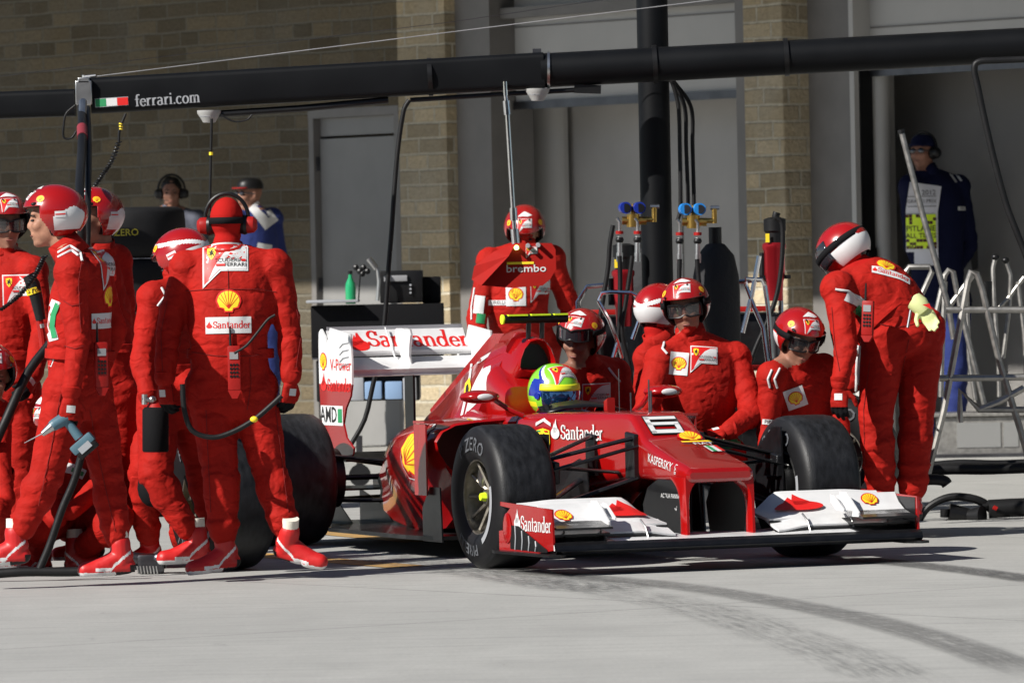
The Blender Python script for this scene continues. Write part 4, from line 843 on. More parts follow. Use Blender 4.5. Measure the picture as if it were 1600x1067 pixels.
def helmet(parent,C,f,u,r,style=1,goggles=0,visor=False,mats=None,open_=True):
    """open-face crash helmet; style 1 white rear panel, 2 white band across"""
    na,ne=132,76; vs=[];fs=[];mi=[]; c0=C+u*.030-f*.012; rx,ry,rz=.143,.122,.130
    def pt(az,el,k=1.0):
        ca,sa,ce,se=math.cos(az),math.sin(az),math.cos(el),math.sin(el)
        x=rx*k*ca*ce; y=ry*k*sa*ce; z=rz*k*se
        if se<0: x*=1-.10*se*se; y*=1-.16*se*se*1.2
        if ca<0: x*=1+.05*max(0,ce)
        return c0+f*x+r*y+u*z
    els=[R(-68+158*j/ne) for j in range(ne+1)]
    for j in range(ne+1):
        for i in range(na): vs.append(pt(2*math.pi*i/na,els[j]))
    for j in range(ne):
        for i in range(na):
            az=(360*(i+.5)/na+180)%360-180; el=math.degrees((els[j]+els[j+1])/2); a=abs(az)
            if open_ and el<17 and a<64+max(0,-el-8)*.5: continue
            if el<-52+ (12 if a>140 else 0): continue
            m_=0
            if style in(1,3) and a>86 and a<152 and -34<el<(-30+44*(1-abs(a-125)/80)) and el<8+ (a-86)*.1: m_=1
            if style==2 and abs(el-(28-.35*(a-90)))<5 and a>50: m_=1
            if style==2 and a>100 and -40<el<-4: m_=1
            if style==3 and -40<el<-2 and a>75: m_=1
            fs.append((j*na+i,j*na+(i+1)%na,(j+1)*na+(i+1)%na,(j+1)*na+i)); mi.append(m_)
    mb=MB(); mb.add(vs,fs); mb.m=mi; ms=mats or [M_helm,M_white,M_black]
    o=build('helmet',mb,ms,parent,angle=60)
    bm=bmesh.new(); bm.from_mesh(o.data); bmesh.ops.delete(bm,geom=[v for v in bm.verts if not v.link_faces],context='VERTS'); bm.to_mesh(o.data); bm.free()
    sd=o.modifiers.new('s','SOLIDIFY'); sd.thickness=.016; sd.offset=-1; sd.material_offset_rim=2; 
    # liner
    ln=MB(); ln.ell(c0,(rx*.86,ry*.86,rz*.88),Matrix((f,r,u)).transposed(),n=20)
    bmv=[(v,) for v in ()]
    vs2=[];keep=[]
    for q in ln.f:
        cc=sum((ln.v[i] for i in q),V((0,0,0)))/len(q)-c0
        if not (cc.dot(f)>.02 and cc.dot(u)<.035): keep.append(q)
    if open_: ln.f=keep; ln.m=[0]*len(keep)
    build('helmet_liner',ln,M_black,o)
    bmh=bvh_of([o])
    def hd(name,ly,az,el,rot=0):
        p=pt(R(az),R(el)); n=(p-c0).normalized(); v=u-n*u.dot(n)
        if v.length<.1: v=f*-1
        v.normalize(); q=v.cross(n)
        if rot: mm=Matrix.Rotation(R(rot),3,n); q=mm@q; v=mm@v
        m_=MB(); l=[]; project(ly,p,q,v,n,bmh,m_,l,maxlen=.02,off=.002,step=.0006,reach=.06)
        if m_.f: build(name,m_,l,o)
    if open_ :
        hd('helmet_badge',L_wedge(.085),0,38); hd('helmet_badge',L_scallop(.042),62,32); hd('helmet_badge',L_scallop(.042),-62,32)
        hd('helmet_badge',[(M_white,poly([(-.04,-.01),(.0,.025),(.045,.0),(.02,-.015)]))],0,68)
        hd('helmet_badge',[(M_whitec,rect(.05,.028)),(M_red2,rect(.045,.006))],100,-2); hd('helmet_badge',[(M_whitec,rect(.05,.028)),(M_red2,rect(.045,.006))],-100,-2)
        for s in(-1,1):
            v_=MB(); p=pt(R(s*22),R(52)); v_.ell(p,(.012,.006,.004),Matrix((f,r,u)).transposed(),n=8); p=pt(R(s*48),R(24)); v_.ell(p,(.016,.006,.007),Matrix((f,r,u)).transposed(),n=8); 
            p1=MB(); p1.ell(pt(R(s*22),R(52)),(.013,.006,.005),Matrix((f,r,u)).transposed(),n=8); build('helmet_vent',p1,M_black,o)
            p1=MB(); p1.ell(pt(R(s*50),R(22)),(.016,.007,.008),Matrix((f,r,u)).transposed(),n=8); build('helmet_vent',p1,M_black,o)
    if goggles:
        ez=.010 if goggles==1 else .058; gl=MB(); ring_=[]; kk=1.0
        def gp(az,z,d_): return C+f*((.100 if goggles==1 else .132)*math.cos(az)+d_)+r*(.098*math.sin(az))+u*(z+ez)
        for sc_,dd in ((1,.0),(1.0,.028)): pass
        rows=[]
        for k in range(25):
            az=R(-56+112*k/24); w_=.030-.010*math.exp(-(az/.16)**2); rows.append((gp(az,w_,.010),gp(az,-w_*1.05,.008),gp(az,-w_*1.1,-.004),gp(az,w_*1.05,-.004)))
        gl.loft([list(q) for q in rows]); go=build('goggles',gl,M_goggle if goggles==1 else M_lens,parent,angle=50)
        fr_=MB(); fr_.tube([q[0] for q in rows]+[q[1] for q in rows[::-1]]+[rows[0][0]],.0045,6); build('goggle_frame',fr_,M_black,go)
        st=MB(); pts=[]
        for k in range(40):
            az=R(52+256*k/39); 
            p=pt(az,R(4 if goggles==1 else 14),1.02); pts.append((p+u*.016,p-u*.016))
        st.add([q for p in pts for q in p],[(2*i,2*i+1,2*i+3,2*i+2) for i in range(39)]); build('goggle_strap',st,M_blackc,go,solid=.002)
    return o,hd
M_goggle=mat('smoked goggle lens',(.03,.03,.033),.06,coat=1,spec=.8,alpha=.55)
M_lip=mat('lip skin',(.22,.07,.06),.5)
M_brow=mat('dark eyebrow hair',(.02,.014,.01),.8)
def person(label,d,J,yaw=0,pitch=0,roll=0,group=None,suit=None,skin=None,bulk=1.0,hel=1,goggles=0,hands=None,feet=None,cloth_head=False,cat='person',voxel=.0105,deck=(),helm_dec=(),lower=None,split_z=None,hk=1.0,folds=1.0,belt=True):
    suit=suit or M_suit; skin=skin or M_skin; W={}
    for k,v in J.items(): W[k]=P(v[0],v[1],d+(v[2] if len(v)>2 else 0))
    for q in ('sa','sb'): W[q]=W[q]+V((0,0,.035))
    hm=(W['ha']+W['hb'])/2; root=thing('person',label,cat,(hm.x,hm.y,0),0,group)
    sm=(W['sa']+W['sb'])/2; f,u,r=basis(fvec(yaw,pitch),roll); C=W['head']; mb=MB(); k=bulk
    side=(W['sb']-W['sa']).normalized(); hs=(W['hb']-W['ha']).normalized(); mid=W.get('mid',(sm+hm)/2)
    path=[hm+(hm-mid).normalized()*.10]; prof=[]; secs=[]
    sp=bez([hm,mid,sm],12); N=len(sp); hw=(W['sb']-W['sa']).length/2
    def tors(c,t,wd,dp,sd):
        t=t.normalized(); sd=(sd-t*sd.dot(t)).normalized(); fv=sd.cross(t); return ring(c,sd,fv,wd,dp,20)
    t0=(sp[1]-sp[0]); secs.append(tors(sp[0]-t0.normalized()*.13,t0,.10*k,.09*k,hs)); secs.append(tors(sp[0]-t0.normalized()*.06,t0,.165*k,.125*k,hs))
    for i,p in enumerate(sp):
        t=i/(N-1); tt=sp[min(i+1,N-1)]-sp[max(i-1,0)]; sd=hs.lerp(side,t)
        wd=.178+(hw*.98+.0-.178)*ss(.35,.95,t)-.012*math.sin(math.pi*min(1,t/.7)); dp=.125+.012*math.sin(math.pi*t)-.02*ss(.85,1,t)
        secs.append(tors(p,tt,wd*k,dp*k,sd))
    tt=(sp[-1]-sp[-2]).normalized(); nk=C-u*.10-f*.03; nd=(nk-sm).normalized()
    secs.append(tors(sm+tt*.035,tt,hw*.86*k,.095*k,side)); secs.append(tors(sm+nd*.07,tt.lerp(nd,.5),.095*k,.085*k,side)); secs.append(tors(sm+nd*.10,nd,.064,.066,side))
    mb.loft(secs); mb.cone(sm,nk+u*.02,.072,.062)
    for x in 'ab': mb.cone(W['s'+x]+V((0,0,.012)),sm.lerp(nk,.62)+(W['s'+x]-sm)*.12,.062,.062)
    for x in 'ab':
        if 's'+x in W and 'e'+x in W:
            s_,e_,w_=W['s'+x],W['e'+x],W['w'+x]; mb.ell(s_,(.082*k,.082*k,.082*k)); mb.cone(s_,e_,.070*k,.057*k); mb.cone(e_,w_,.058*k,.044*k)
        h_,kn,an=W['h'+x],W.get('k'+x),W.get('a'+x)
        if kn is not None:
            mb.cone(h_,kn,.106*k,.078*k); an=an+(kn-an).normalized()*.085; mb.cone(kn,an,.080*k,.060*k); 
            cal=kn.lerp(an,.32); mb.ell(cal,(.082*k,.082*k,.10*k))
            cu=an+(kn-an).normalized()*.045; mb.ell(cu,(.074*k,.074*k,.040)); mb.ell(cu+(kn-an).normalized()*.07,(.076*k,.076*k,.035))
        mb.ell(h_,(.112*k,.112*k,.12*k))
    n_cloth=len(mb.v)
    head_prims(mb,C,f,u,r)
    me=remesh(mb,voxel,3)
    # cloth folds
    joints=[W[q] for q in W if q[0] in 'ekha' and q!='head']+[mid]
    nk0=C-u*.125-f*.02; ax=[('e','s'),('w','e'),('k','h'),('a','k')]
    segs=[]
    for x in 'ab':
        for q1,q2 in ax:
            if q1+x in W and q2+x in W: segs.append((W[q2+x],(W[q1+x]-W[q2+x])))
    segs.append((hm,sm-hm))
    ofs=[]; seed=V((random.random()*50,random.random()*50,random.random()*50))
    nd=(nk-sm).normalized()
    for v in me.vertices:
        p=v.co
        if (p-nk0).dot(u)>0 and (p-C).length<.15: ofs.append(None); continue
        best=None;bd=9
        for a,b in segs:
            L=b.length_squared; t=max(0,min(1,(p-a).dot(b)/L)); dd=(a+b*t-p).length_squared
            if dd<bd: bd=dd; best=b
        w_=0
        for j in joints:
            q=(p-j).length
            if q<.20: w_=max(w_,1-q/.20)
        dr=best.normalized(); ap=p-dr*p.dot(dr); q=ap*4.5+dr*(p.dot(dr)*10.5)+seed
        n1=noise.noise(q+V((noise.noise(p*5+seed)*1.6,noise.noise(p*4-seed)*1.6,0))); n2=noise.noise(q*2.3+V((5,5,5))); vd=noise.voronoi(q*.62+V((n1,n2,n1))*.35)[0]; rdg=min(1,(vd[1]-vd[0])*2.2)
        big=noise.noise(p*4.5+seed)
        ofs.append(v.normal.copy()*(0.0 if cloth_head and (p-C).length<.15 else 1)*folds*(.0065*big+(.003+.011*w_)*(rdg-.5)+(.001+.003*w_)*n2))
    for v,o_ in zip(me.vertices,ofs):
        if o_ is not None: v.co+=o_
    idx=[]
    for p in me.polygons:
        c=p.center; dn=(c-nk0).dot(u)
        if dn>0.0 and (c-C).length<.158 and (c-sm).dot(nd)>(nk-sm).length-.025: idx.append(1)
        elif lower and split_z is not None and c.z<split_z: idx.append(2)
        else: idx.append(0)
    body=tomesh('body',me,[suit,M_bal if cloth_head else skin,lower or suit],root,idx)
    bvp=bvh_of([body])
    co=MB(); a=sm.lerp(nk,.45); b=nk+u*.012-f*.004; co.tube([a,a.lerp(b,.5),b],[.088,.078,.072],20,cap=False); 
    build('collar',co,suit,root,solid=.006)
    if belt:
        bp=hm.lerp(sm,.30); tq=(sm-hm).normalized(); sd=(hs-tq*hs.dot(tq)).normalized(); fv=sd.cross(tq); bm_=MB(); w1,d1=.182*k,.142*k
        bm_.loft([ring(bp+tq*z,sd,fv,w1+e,d1+e,28) for z,e in ((-.022,0),(-.02,.004),(.02,.004),(.022,0))],cap=False); build('belt',bm_,suit,root)
    hh=None
    if hel: hh=helmet(root,C,f,u,r,style=hel,goggles=goggles)
    if not cloth_head:
        build('lips',MB().ell(C+f*.096-u*.061,(.007,.020,.0035),Matrix((f,r,u)).transposed(),n=10),M_lip,root)
        for s in(-1,1): build('eyebrow',MB().tube([C+f*.089+r*s*.014+u*.026,C+f*.092+r*s*.03+u*.032,C+f*.078+r*s*.048+u*.026],.0035,6),M_brow,root)
    if hel or True:
        for s in(-1,1):
            if not goggles and not cloth_head:
                e=MB().ell(C+f*.086+r*s*.032+u*.006,(.011,.011,.006),n=10); build('eye',e,M_black,root)
    hands=hands or {}; feet=feet or {}
    for x in 'ab':
        if x in hands:
            q=hands[x]; dv=V(q['d']) if 'd' in q else (W['w'+x]-W['e'+x]); glove(root,W['w'+x]+dv.normalized()*.02,dv,q.get('pn',(0,1,0)),q.get('th',1),q.get('curl',40),bare=q.get('bare'),main=q.get('main'),palm=q.get('palm'))
        if x in feet:
            q=feet[x]; shoe(root,W['a'+x]-V((0,0,.0)),q[0],q[1] if len(q)>1 else 0,q[2] if len(q)>2 else 0)
    def dec(name,ly,px,py,**kk):
        if 'maxlen' not in kk: kk['maxlen']=.022
        kk.setdefault('off',.004); kk.setdefault('step',.0008); return decal(name,ly,px,py,root,bvp,**kk)
    return root,dec,dict(W=W,f=f,u=u,r=r,C=C,bvp=bvp,hd=hh[1] if hh else None,body=body)
CREW='pit crew in red suits'
def stripe(pts,w_,m=None): return [(m or M_whitec,stroke(pts,w_,w_))]
def piping(dec,pts_px,parent,w_=.008,m=None):
    pass
def pipe_line(info,root,pxs,w_=.006,m=None,name='piping'):
    """a thin line of piping lying on the suit through the given pixels"""
    pts=[]
    for a,b in zip(pxs[:-1],pxs[1:]):
        for k in range(8): pts.append((a[0]+(b[0]-a[0])*k/8,a[1]+(b[1]-a[1])*k/8))
    pts.append(pxs[-1]); ws=[]
    for x,y in pts:
        d=ray(x,y).normalized(); h=info['bvp'].ray_cast(CP,d,200)
        if h[0] is not None: ws.append(h[0]+h[1]*.003*(1 if h[1].dot(d)<0 else -1))
    if len(ws)>3:
        return build(name,MB().tube(ws,w_,6),m or M_whitec,root)
def band(info,root,pxs,w_,m,name='colour_band',off=.004):
    """a flat coloured band on the suit; w_ in photo pixels, across the line"""
    rows=[];n=len(pxs); pts=[]
    for a,b in zip(pxs[:-1],pxs[1:]):
        for k in range(8): pts.append((a[0]+(b[0]-a[0])*k/8,a[1]+(b[1]-a[1])*k/8))
    pts.append(pxs[-1]); V3=[];ok=[]
    for i,(x,y) in enumerate(pts):
        x2,y2=pts[min(i+1,len(pts)-1)]; x1,y1=pts[max(0,i-1)]; L=math.hypot(x2-x1,y2-y1) or 1; nx,ny=-(y2-y1)/L,(x2-x1)/L
        for j in range(5):
            q=(j/4-.5)*w_; d=ray(x+nx*q,y+ny*q).normalized(); h=info['bvp'].ray_cast(CP,d,200)
            if h[0] is None: V3.append(V((0,0,0))); ok.append(False)
            else: V3.append(h[0]-d*off); ok.append(True)
    fs=[]
    for i in range(len(pts)-1):
        for j in range(4):
            q=(i*5+j,i*5+j+1,(i+1)*5+j+1,(i+1)*5+j)
            if all(ok[t] for t in q) and max((V3[q[0]]-V3[q[2]]).length,(V3[q[1]]-V3[q[3]]).length)<.3: fs.append(q)
    if fs: return build(name,MB().add(V3,fs),m,root)
def radio_set(label,p,up,face,ln=.20,group='radios on the crew belts'):
    """handheld radio with aerial, keypad and screen"""
    up=V(up).normalized(); face=V(face); face=(face-up*face.dot(up)).normalized(); s=up.cross(face); M3=Matrix((s,face,up)).transposed()
    t=thing('radio',label,'radio',p,0,group); b=MB(); b.box(p,(.058,.034,ln),M3,bev=.008); bo=build('radio_body',b,M_redplas,t)
    b=MB(); b.prism([(-.03,-ln*.5),(.03,-ln*.5),(.012,-ln*.68),(-.012,-ln*.68)],s,up,p-face*.012,face,.026); build('radio_base',b,M_redplas,t)
    b=MB(); b.box(p+face*.0185+up*ln*.28,(.038,.004,.032),M3); build('screen',b,M_grey,t)
    b=MB()
    for i in range(3):
        for j in range(4): b.box(p+face*.019+s*(.014*(i-1))+up*(.015-.017*j),(.009,.004,.010),M3)
    build('keypad',b,M_black,t); b=MB().cyl(p+up*ln*.5-s*.015,p+up*(ln*.5+.085)-s*.015,.006,.004,n=8); build('aerial',b,M_black,t); return t
# ---- 1: the man seen from behind with the headset
rA,dA,iA=person('person seen from behind in red suit and balaclava wearing a large headset',28.1,
 dict(head=(355,352),sa=(292,432,0),sb=(428,430,0),ea=(262,520,-.02),eb=(452,515,.0),wa=(258,590,-.05),wb=(455,588,-.03),ha=(327,610),hb=(394,608),mid=(358,520,-.03),ka=(346,742,-.04),kb=(421,738,.0),aa=(350,862,-.02),ab=(452,848,-.06)),
 yaw=176,group=CREW,hel=0,cloth_head=True,bulk=1.06,voxel=.0095,hands=dict(a=dict(d=(.02,.0,-1),pn=(.7,.7,0),th=-1,curl=55),b=dict(d=(-.12,0,-1),pn=(-.7,.7,0),th=1,curl=50)),feet=dict(a=((-1,-.35,0),-4),b=((1,-.25,0),-12,18)))
dA('back_patch',L_wedge(.205),352,414,nmix=.3); dA('back_patch',L_scallop(.115),357,470,nmix=.3); dA('back_patch',L_plate(.205,1,.36),357,508,nmix=.3)
def headset(parent,C,f,u,r,mat_=None,k=1.0,mic=False):
    hb=MB(); pts=[C+r*math.cos(R(a))*.098*k+u*(.03+math.sin(R(a))*.112*k)-f*.005 for a in range(0,181,12)]; hb.tube(pts,.009,8); h=build('headset',hb,M_black,parent)
    for s in(-1,1):
        c=MB(); c.lathe(C+r*s*.085,r*s,[(.0001,.052),(.022,.05),(.036,.036),(.040,.010),(.036,-.004),(.0001,-.004)],20); build('ear_cup',c,mat_ or M_redplas,h)
        c=MB(); c.lathe(C+r*s*.078,r*s,[(.0001,.012),(.042,.012),(.046,.0),(.040,-.016),(.0001,-.016)],20); build('ear_pad',c,M_black,h)
    st=MB(); st.add([C+r*math.cos(R(a))*.085-f*math.sin(R(a))*.112+u*z for a in range(0,181,10) for z in (.005,.035)],[(2*i,2*i+1,2*i+3,2*i+2) for i in range(18)]); build('head_strap',st,M_blackc,h,solid=.003)
    if mic: build('microphone',MB().tube(bez([C+r*.09-u*.03,C+r*.08+f*.07-u*.05,C+f*.12+r*.02-u*.055]),.004,6),M_black,h)
    return h
headset(rA,iA['C'],iA['f'],iA['u'],iA['r'])
for q in ([(356,395),(357,450),(358,520),(360,560)],[(290,455),(330,452),(400,452),(432,456)],[(300,550),(340,556),(395,556),(430,548)],[(390,560),(392,600),(386,640)],[(322,640),(326,720),(330,800)],[(430,640),(440,720),(450,800)],[(262,470),(252,520),(254,580)],[(460,470),(470,520),(462,575)]): pipe_line(iA,rA,q,.0015,M_seam,'seam')
tl=None
radio_set('red handheld radio hanging in the middle of the back of the headset wearer',P(366,575,27.92),(0,0,1),(0,-1,.1))
# ---- 2: man in profile with the drill
rB,dB,iB=person('person in profile facing left in open-face helmet, walking with a cordless drill',27.7,
 dict(head=(82,345),sa=(112,437,-.17),sb=(152,432,.17),ea=(122,535,-.22),wa=(111,614,-.26),eb=(178,520,.2),wb=(150,590,.25),ha=(105,612,-.08),hb=(140,608,.1),mid=(124,520,0),ka=(72,742,-.1),kb=(168,742,.1),aa=(22,852,-.1),ab=(186,868,.06)),
 yaw=-86,pitch=-3,group=CREW,hel=1,bulk=1.0,voxel=.0095,hands=dict(a=dict(d=(-.1,0,-1),pn=(-.3,.9,0),th=1,curl=65)),feet=dict(a=((-1,-.1,0),0),b=((-1,-.2,0),0)))
dB('back_patch',L_wedge(.2),170,420,nmix=.4); dB('back_patch',L_scallop(.11),172,463,nmix=.35); dB('back_patch',L_plate(.17,1,.4),165,501,nmix=.35)
band(iB,rB,[(88,470),(80,490),(78,510),(84,532)],15,M_whitec); band(iB,rB,[(90,474),(83,492),(81,510),(85,528)],8,M_green,off=.008)
band(iB,rB,[(78,555),(62,595),(46,640),(36,680)],17,M_whitec); band(iB,rB,[(74,556),(59,595),(43,640),(33,680)],4,M_green,off=.008); band(iB,rB,[(82,556),(66,595),(50,640),(40,680)],4,M_red2,off=.008)
pipe_line(iB,rB,[(92,395),(110,385),(125,395),(128,408)]); pipe_line(iB,rB,[(92,402),(112,392),(122,400)]) 
pipe_line(iB,rB,[(150,395),(165,392),(182,402),(186,420)])
for q in ([(130,395),(122,440),(126,520)],[(100,470),(112,478),(128,474)],[(95,615),(80,700),(60,790)],[(140,640),(160,740),(180,830)],[(100,540),(118,545),(130,540)]): pipe_line(iB,rB,q,.0015,M_seam,'seam')
radio_set('dark radio clipped to the belt of the person with the drill',P(158,570,27.5),(0,0,1),(.3,-1,.1))
# ---- 3: person behind, left
person('person with a red helmet standing behind the walking one, mostly hidden by the black hose',29.6,
 dict(head=(146,345),sa=(125,420,0),sb=(183,418,.12),ea=(110,510),eb=(196,500,.1),wa=(110,590),wb=(194,570,0),ha=(140,610),hb=(185,610),ka=(140,735),kb=(185,735),aa=(140,845),ab=(188,840)),
 yaw=-50,group=CREW,skin=M_skin2,hands=dict(b=dict(d=(0,-.1,-1),pn=(-1,0,0),th=1,curl=50)),feet=dict(a=((-1,-.2,0),0)))
# ---- 4: far left goggles
r4,d4,i4=person('person at the left edge in goggles holding a black tool with yellow band',30.2,
 dict(head=(8,352,0),sa=(-50,432,.1),sb=(52,436,-.05),ea=(-70,520),eb=(68,520,-.15),wa=(-50,590),wb=(52,585,-.35),ha=(-25,615),hb=(32,615),ka=(-25,735),kb=(30,735),aa=(-25,850),ab=(25,850)),
 yaw=18,pitch=-8,group=CREW,goggles=1,skin=M_skin2,hands=dict(b=dict(d=(-.2,-.6,-.4),pn=(-.6,0,-.4),th=1,curl=60)),feet=dict(b=((.3,-1,0),0)))
d4('chest_patch',L_wedge(.16),30,455,nmix=.3)
# ---- 5: crouching person behind the drill man
r5,d5,i5=person('person kneeling on the ground behind the legs of the one with the drill',29.4,
 dict(head=(100,655,.1),sa=(78,712,.1),sb=(150,705,.15),ea=(70,770,-.1),eb=(165,750,-.1),wa=(90,810,-.2),wb=(110,800,-.25),ha=(100,800,.2),hb=(150,800,.15),ka=(60,830,-.2),kb=(185,810,-.25),aa=(60,868,.1),ab=(120,866,.0)),
 yaw=-60,pitch=-40,group=CREW,feet=dict(a=((-.9,-.3,0),8),b=((.9,-.6,0),4)))
band(i5,r5,[(92,728),(112,732),(132,742)],16,M_whitec); band(i5,r5,[(112,733),(130,741)],7,M_green,off=.008)
person('person crouching at the lower left edge with only helmet and face in the picture',29.0,
 dict(head=(-14,590,0),sa=(-70,660),sb=(-5,660,.1),ea=(-80,740),eb=(0,735,-.1),wa=(-60,760,-.2),wb=(10,780,-.2),ha=(-65,780,.2),hb=(-15,780,.2),ka=(-80,790,-.25),kb=(-10,800,-.25),aa=(-60,855,.1),ab=(0,858,.1)),
 yaw=10,pitch=-15,group=CREW,skin=M_skin2,feet=dict(b=((.4,-1,0),0)))
# ---- 6: bending person with the bottle
r6,d6,i6=person('person in white banded red helmet leaning forward with a black air bottle',28.75,
 dict(head=(284,412,.05),sa=(240,478,-.05),sb=(296,470,.15),ea=(222,562,-.1),eb=(300,560,.1),wa=(232,622,-.2),wb=(290,600,-.1),ha=(248,628,0),hb=(292,622,.1),mid=(258,545,.03),ka=(243,742,-.08),kb=(315,735,.1),aa=(306,850,-.04),ab=(335,840,.1)),
 yaw=-120,pitch=-25,group=CREW,hel=2,voxel=.0095,hands=dict(a=dict(d=(.2,-.2,-1),pn=(.8,.3,0),th=-1,curl=55,palm=M_blackc)),feet=dict(a=((-1,-.3,0),0)))
pipe_line(i6,r6,[(252,450),(258,462),(246,478)])
r7,d7,i7=person('person kneeling low behind the bottle carrier with black knee pads',29.3,
 dict(head=(335,590,.4),sa=(260,650,.2),sb=(320,640,.3),ea=(225,690,.0),eb=(320,720,.1),wa=(215,760,-.1),wb=(290,790,0),ha=(262,760,.25),hb=(300,755,.3),ka=(225,735,-.15),kb=(290,830,-.1),aa=(232,860,.0),ab=(300,862,.3)),
 yaw=-100,pitch=-30,group=CREW,feet=dict(a=((-.8,-.5,0),0)))
kp=MB(); kp.ell(P(238,762,29.0),(.07,.05,.09)); build('knee_pad',kp,M_blackc,r7)
# ---- background people left
def bg_head(label,d,J,yaw,suit,lower=None,cap=None,phones=False,skin=None,group=None,shades=False,pitch=0,voxel=.013,hands=None,vest=None):
    rt,dc,inf=person(label,d,J,feet=dict(a=((-.3,-1,0),0),b=((.2,-1,0),0)),yaw=yaw,pitch=pitch,hel=0,suit=suit,lower=lower,split_z=1.0,skin=skin or M_skin2,voxel=voxel,group=group,hands=hands,belt=False,bulk=1.14)
    C,f,u,r=inf['C'],inf['f'],inf['u'],inf['r']; M3=Matrix((f,r,u)).transposed()
    if cap:
        c=MB(); c.loft([[C+f*(-.008+math.cos(a)*.108*k)+r*math.sin(a)*.086*k+u*z for a in [2*math.pi*j/24 for j in range(24)]] for z,k in ((.045,1.0),(.06,1.02),(.09,.96),(.115,.8),(.13,.5),(.134,.05))]); co=build('cap',c,cap,rt,angle=60)
        c=MB(); c.loft([[C+f*(.07+.075*math.cos(a)*q)+r*math.sin(a)*.075*q+u*(.05-.0*z+z) for a in [R(-90+180*j/12) for j in range(13)]] for z,q in ((-.0,1),(.008,1))],cap=True,closed=True); build('cap_peak',c,M_redplas if cap!=M_navy else cap,co)
    else:
        h=MB(); h.ell(C-f*.02+u*.048,(.100,.086,.090),M3,n=18); hh=remesh(h,.012,1)
        for v in hh.vertices: v.co+=v.normal*.006*noise.noise(v.co*45)
        tomesh('hair',hh,[M_black],rt)
    if phones: headset(rt,C,f,u,r,M_black,1.08,mic=True)
    if shades:
        g_=MB(); 
        for s in(-1,1): g_.ell(C+f*.094+r*s*.032+u*.012,(.010,.026,.018),M3,n=12)
        g_.tube([C+f*.10+r*.02+u*.014,C+f*.10-r*.02+u*.014],.004); 
        for s in (-1,1): g_.tube([C+f*.09+r*s*.055+u*.014,C+r*s*.083+u*.01],.004)
        build('sunglasses',g_,M_lens,rt)
    return rt,dc,inf
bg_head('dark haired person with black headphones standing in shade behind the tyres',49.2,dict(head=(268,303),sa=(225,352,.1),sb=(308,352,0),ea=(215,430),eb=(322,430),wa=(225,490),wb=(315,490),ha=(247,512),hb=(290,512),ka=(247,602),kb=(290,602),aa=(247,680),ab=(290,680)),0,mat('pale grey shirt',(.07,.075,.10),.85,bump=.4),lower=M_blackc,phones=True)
rt,dc,inf=bg_head('marshal in a black cap and white and blue jacket standing behind the crew',47.6,dict(head=(390,305),sa=(368,352,-.1),sb=(425,350,.12),ea=(360,430),eb=(440,425,.1),wa=(365,490),wb=(440,490),ha=(377,515),hb=(420,515),ka=(377,608),kb=(420,608),aa=(377,686),ab=(420,686)),-55,M_royal,lower=M_royal,cap=M_black,shades=True,group='marshals in blue overalls')
band(inf,rt,[(398,318),(412,335),(425,352)],26,M_whitec); band(inf,rt,[(402,384),(425,388)],10,M_whitec)
# ---- lollipop man
r8,d8,i8=person('person in a red helmet standing behind the rear wing under the hanging signal board',36.6,
 dict(head=(820,364),sa=(766,418,.0),sb=(862,415,.05),ea=(745,495,-.1),eb=(890,480,.1),wa=(752,560,-.3),wb=(895,545,.1),ha=(795,545,.1),hb=(845,545,.1),mid=(808,480,.0),ka=(795,655,.1),kb=(850,655,.1),aa=(795,750,.15),ab=(850,750,.15)),
 yaw=0,pitch=-32,group=CREW,bulk=1.08)
d8('chest_patch',L_scallop(.09,(1.3,1.5)),806,460,nmix=.2); d8('chest_patch',L_wedge(.13),845,455,nmix=.2); d8('chest_patch',[(M_whitec,rect(.11,.03)),(M_blkprint,text('PIRELLI',.03))],778,473,nmix=.2)
band(i8,r8,[(750,462),(747,490)],16,M_whitec); band(i8,r8,[(752,490),(750,505)],14,M_green,off=.006); pipe_line(i8,r8,[(742,450),(737,480),(737,500)])
# ---- crouching mechanics by the car
r9,d9,i9=person('mechanic crouching behind the cockpit with smoked goggles pushed up on the helmet',31.3,
 dict(head=(906,532,-.10),sa=(884,604,-.14),sb=(962,594,.10),ea=(870,680,-.15),eb=(985,670,.1),wa=(885,730,-.3),wb=(960,720,-.2),ha=(885,715,.2),hb=(935,715,.25),ka=(870,720,-.15),kb=(975,720,-.1),aa=(890,800,.1),ab=(960,800,.2)),
 yaw=-22,pitch=-12,roll=-8,group=CREW,skin=M_skin2,goggles=2,voxel=.0095)
d9('chest_patch',L_wedge(.15),932,622,nmix=.2); pipe_line(i9,r9,[(950,575),(962,590),(968,596)])
r10,d10,i10=person('mechanic seen from behind with a white striped red helmet, next to the goggled one',31.6,
 dict(head=(1032,492,.1),sa=(1012,570,.0),sb=(1068,560,.2),ea=(1003,640,.0),eb=(1080,640,.2),wa=(1000,700,0),wb=(1060,700,.1),ha=(1015,690,0),hb=(1060,690,.1),ka=(1000,740,-.2),kb=(1050,740,-.2),aa=(1010,800,.1),ab=(1060,800,.1)),
 yaw=140,pitch=-8,group=CREW,hel=2,cloth_head=True)
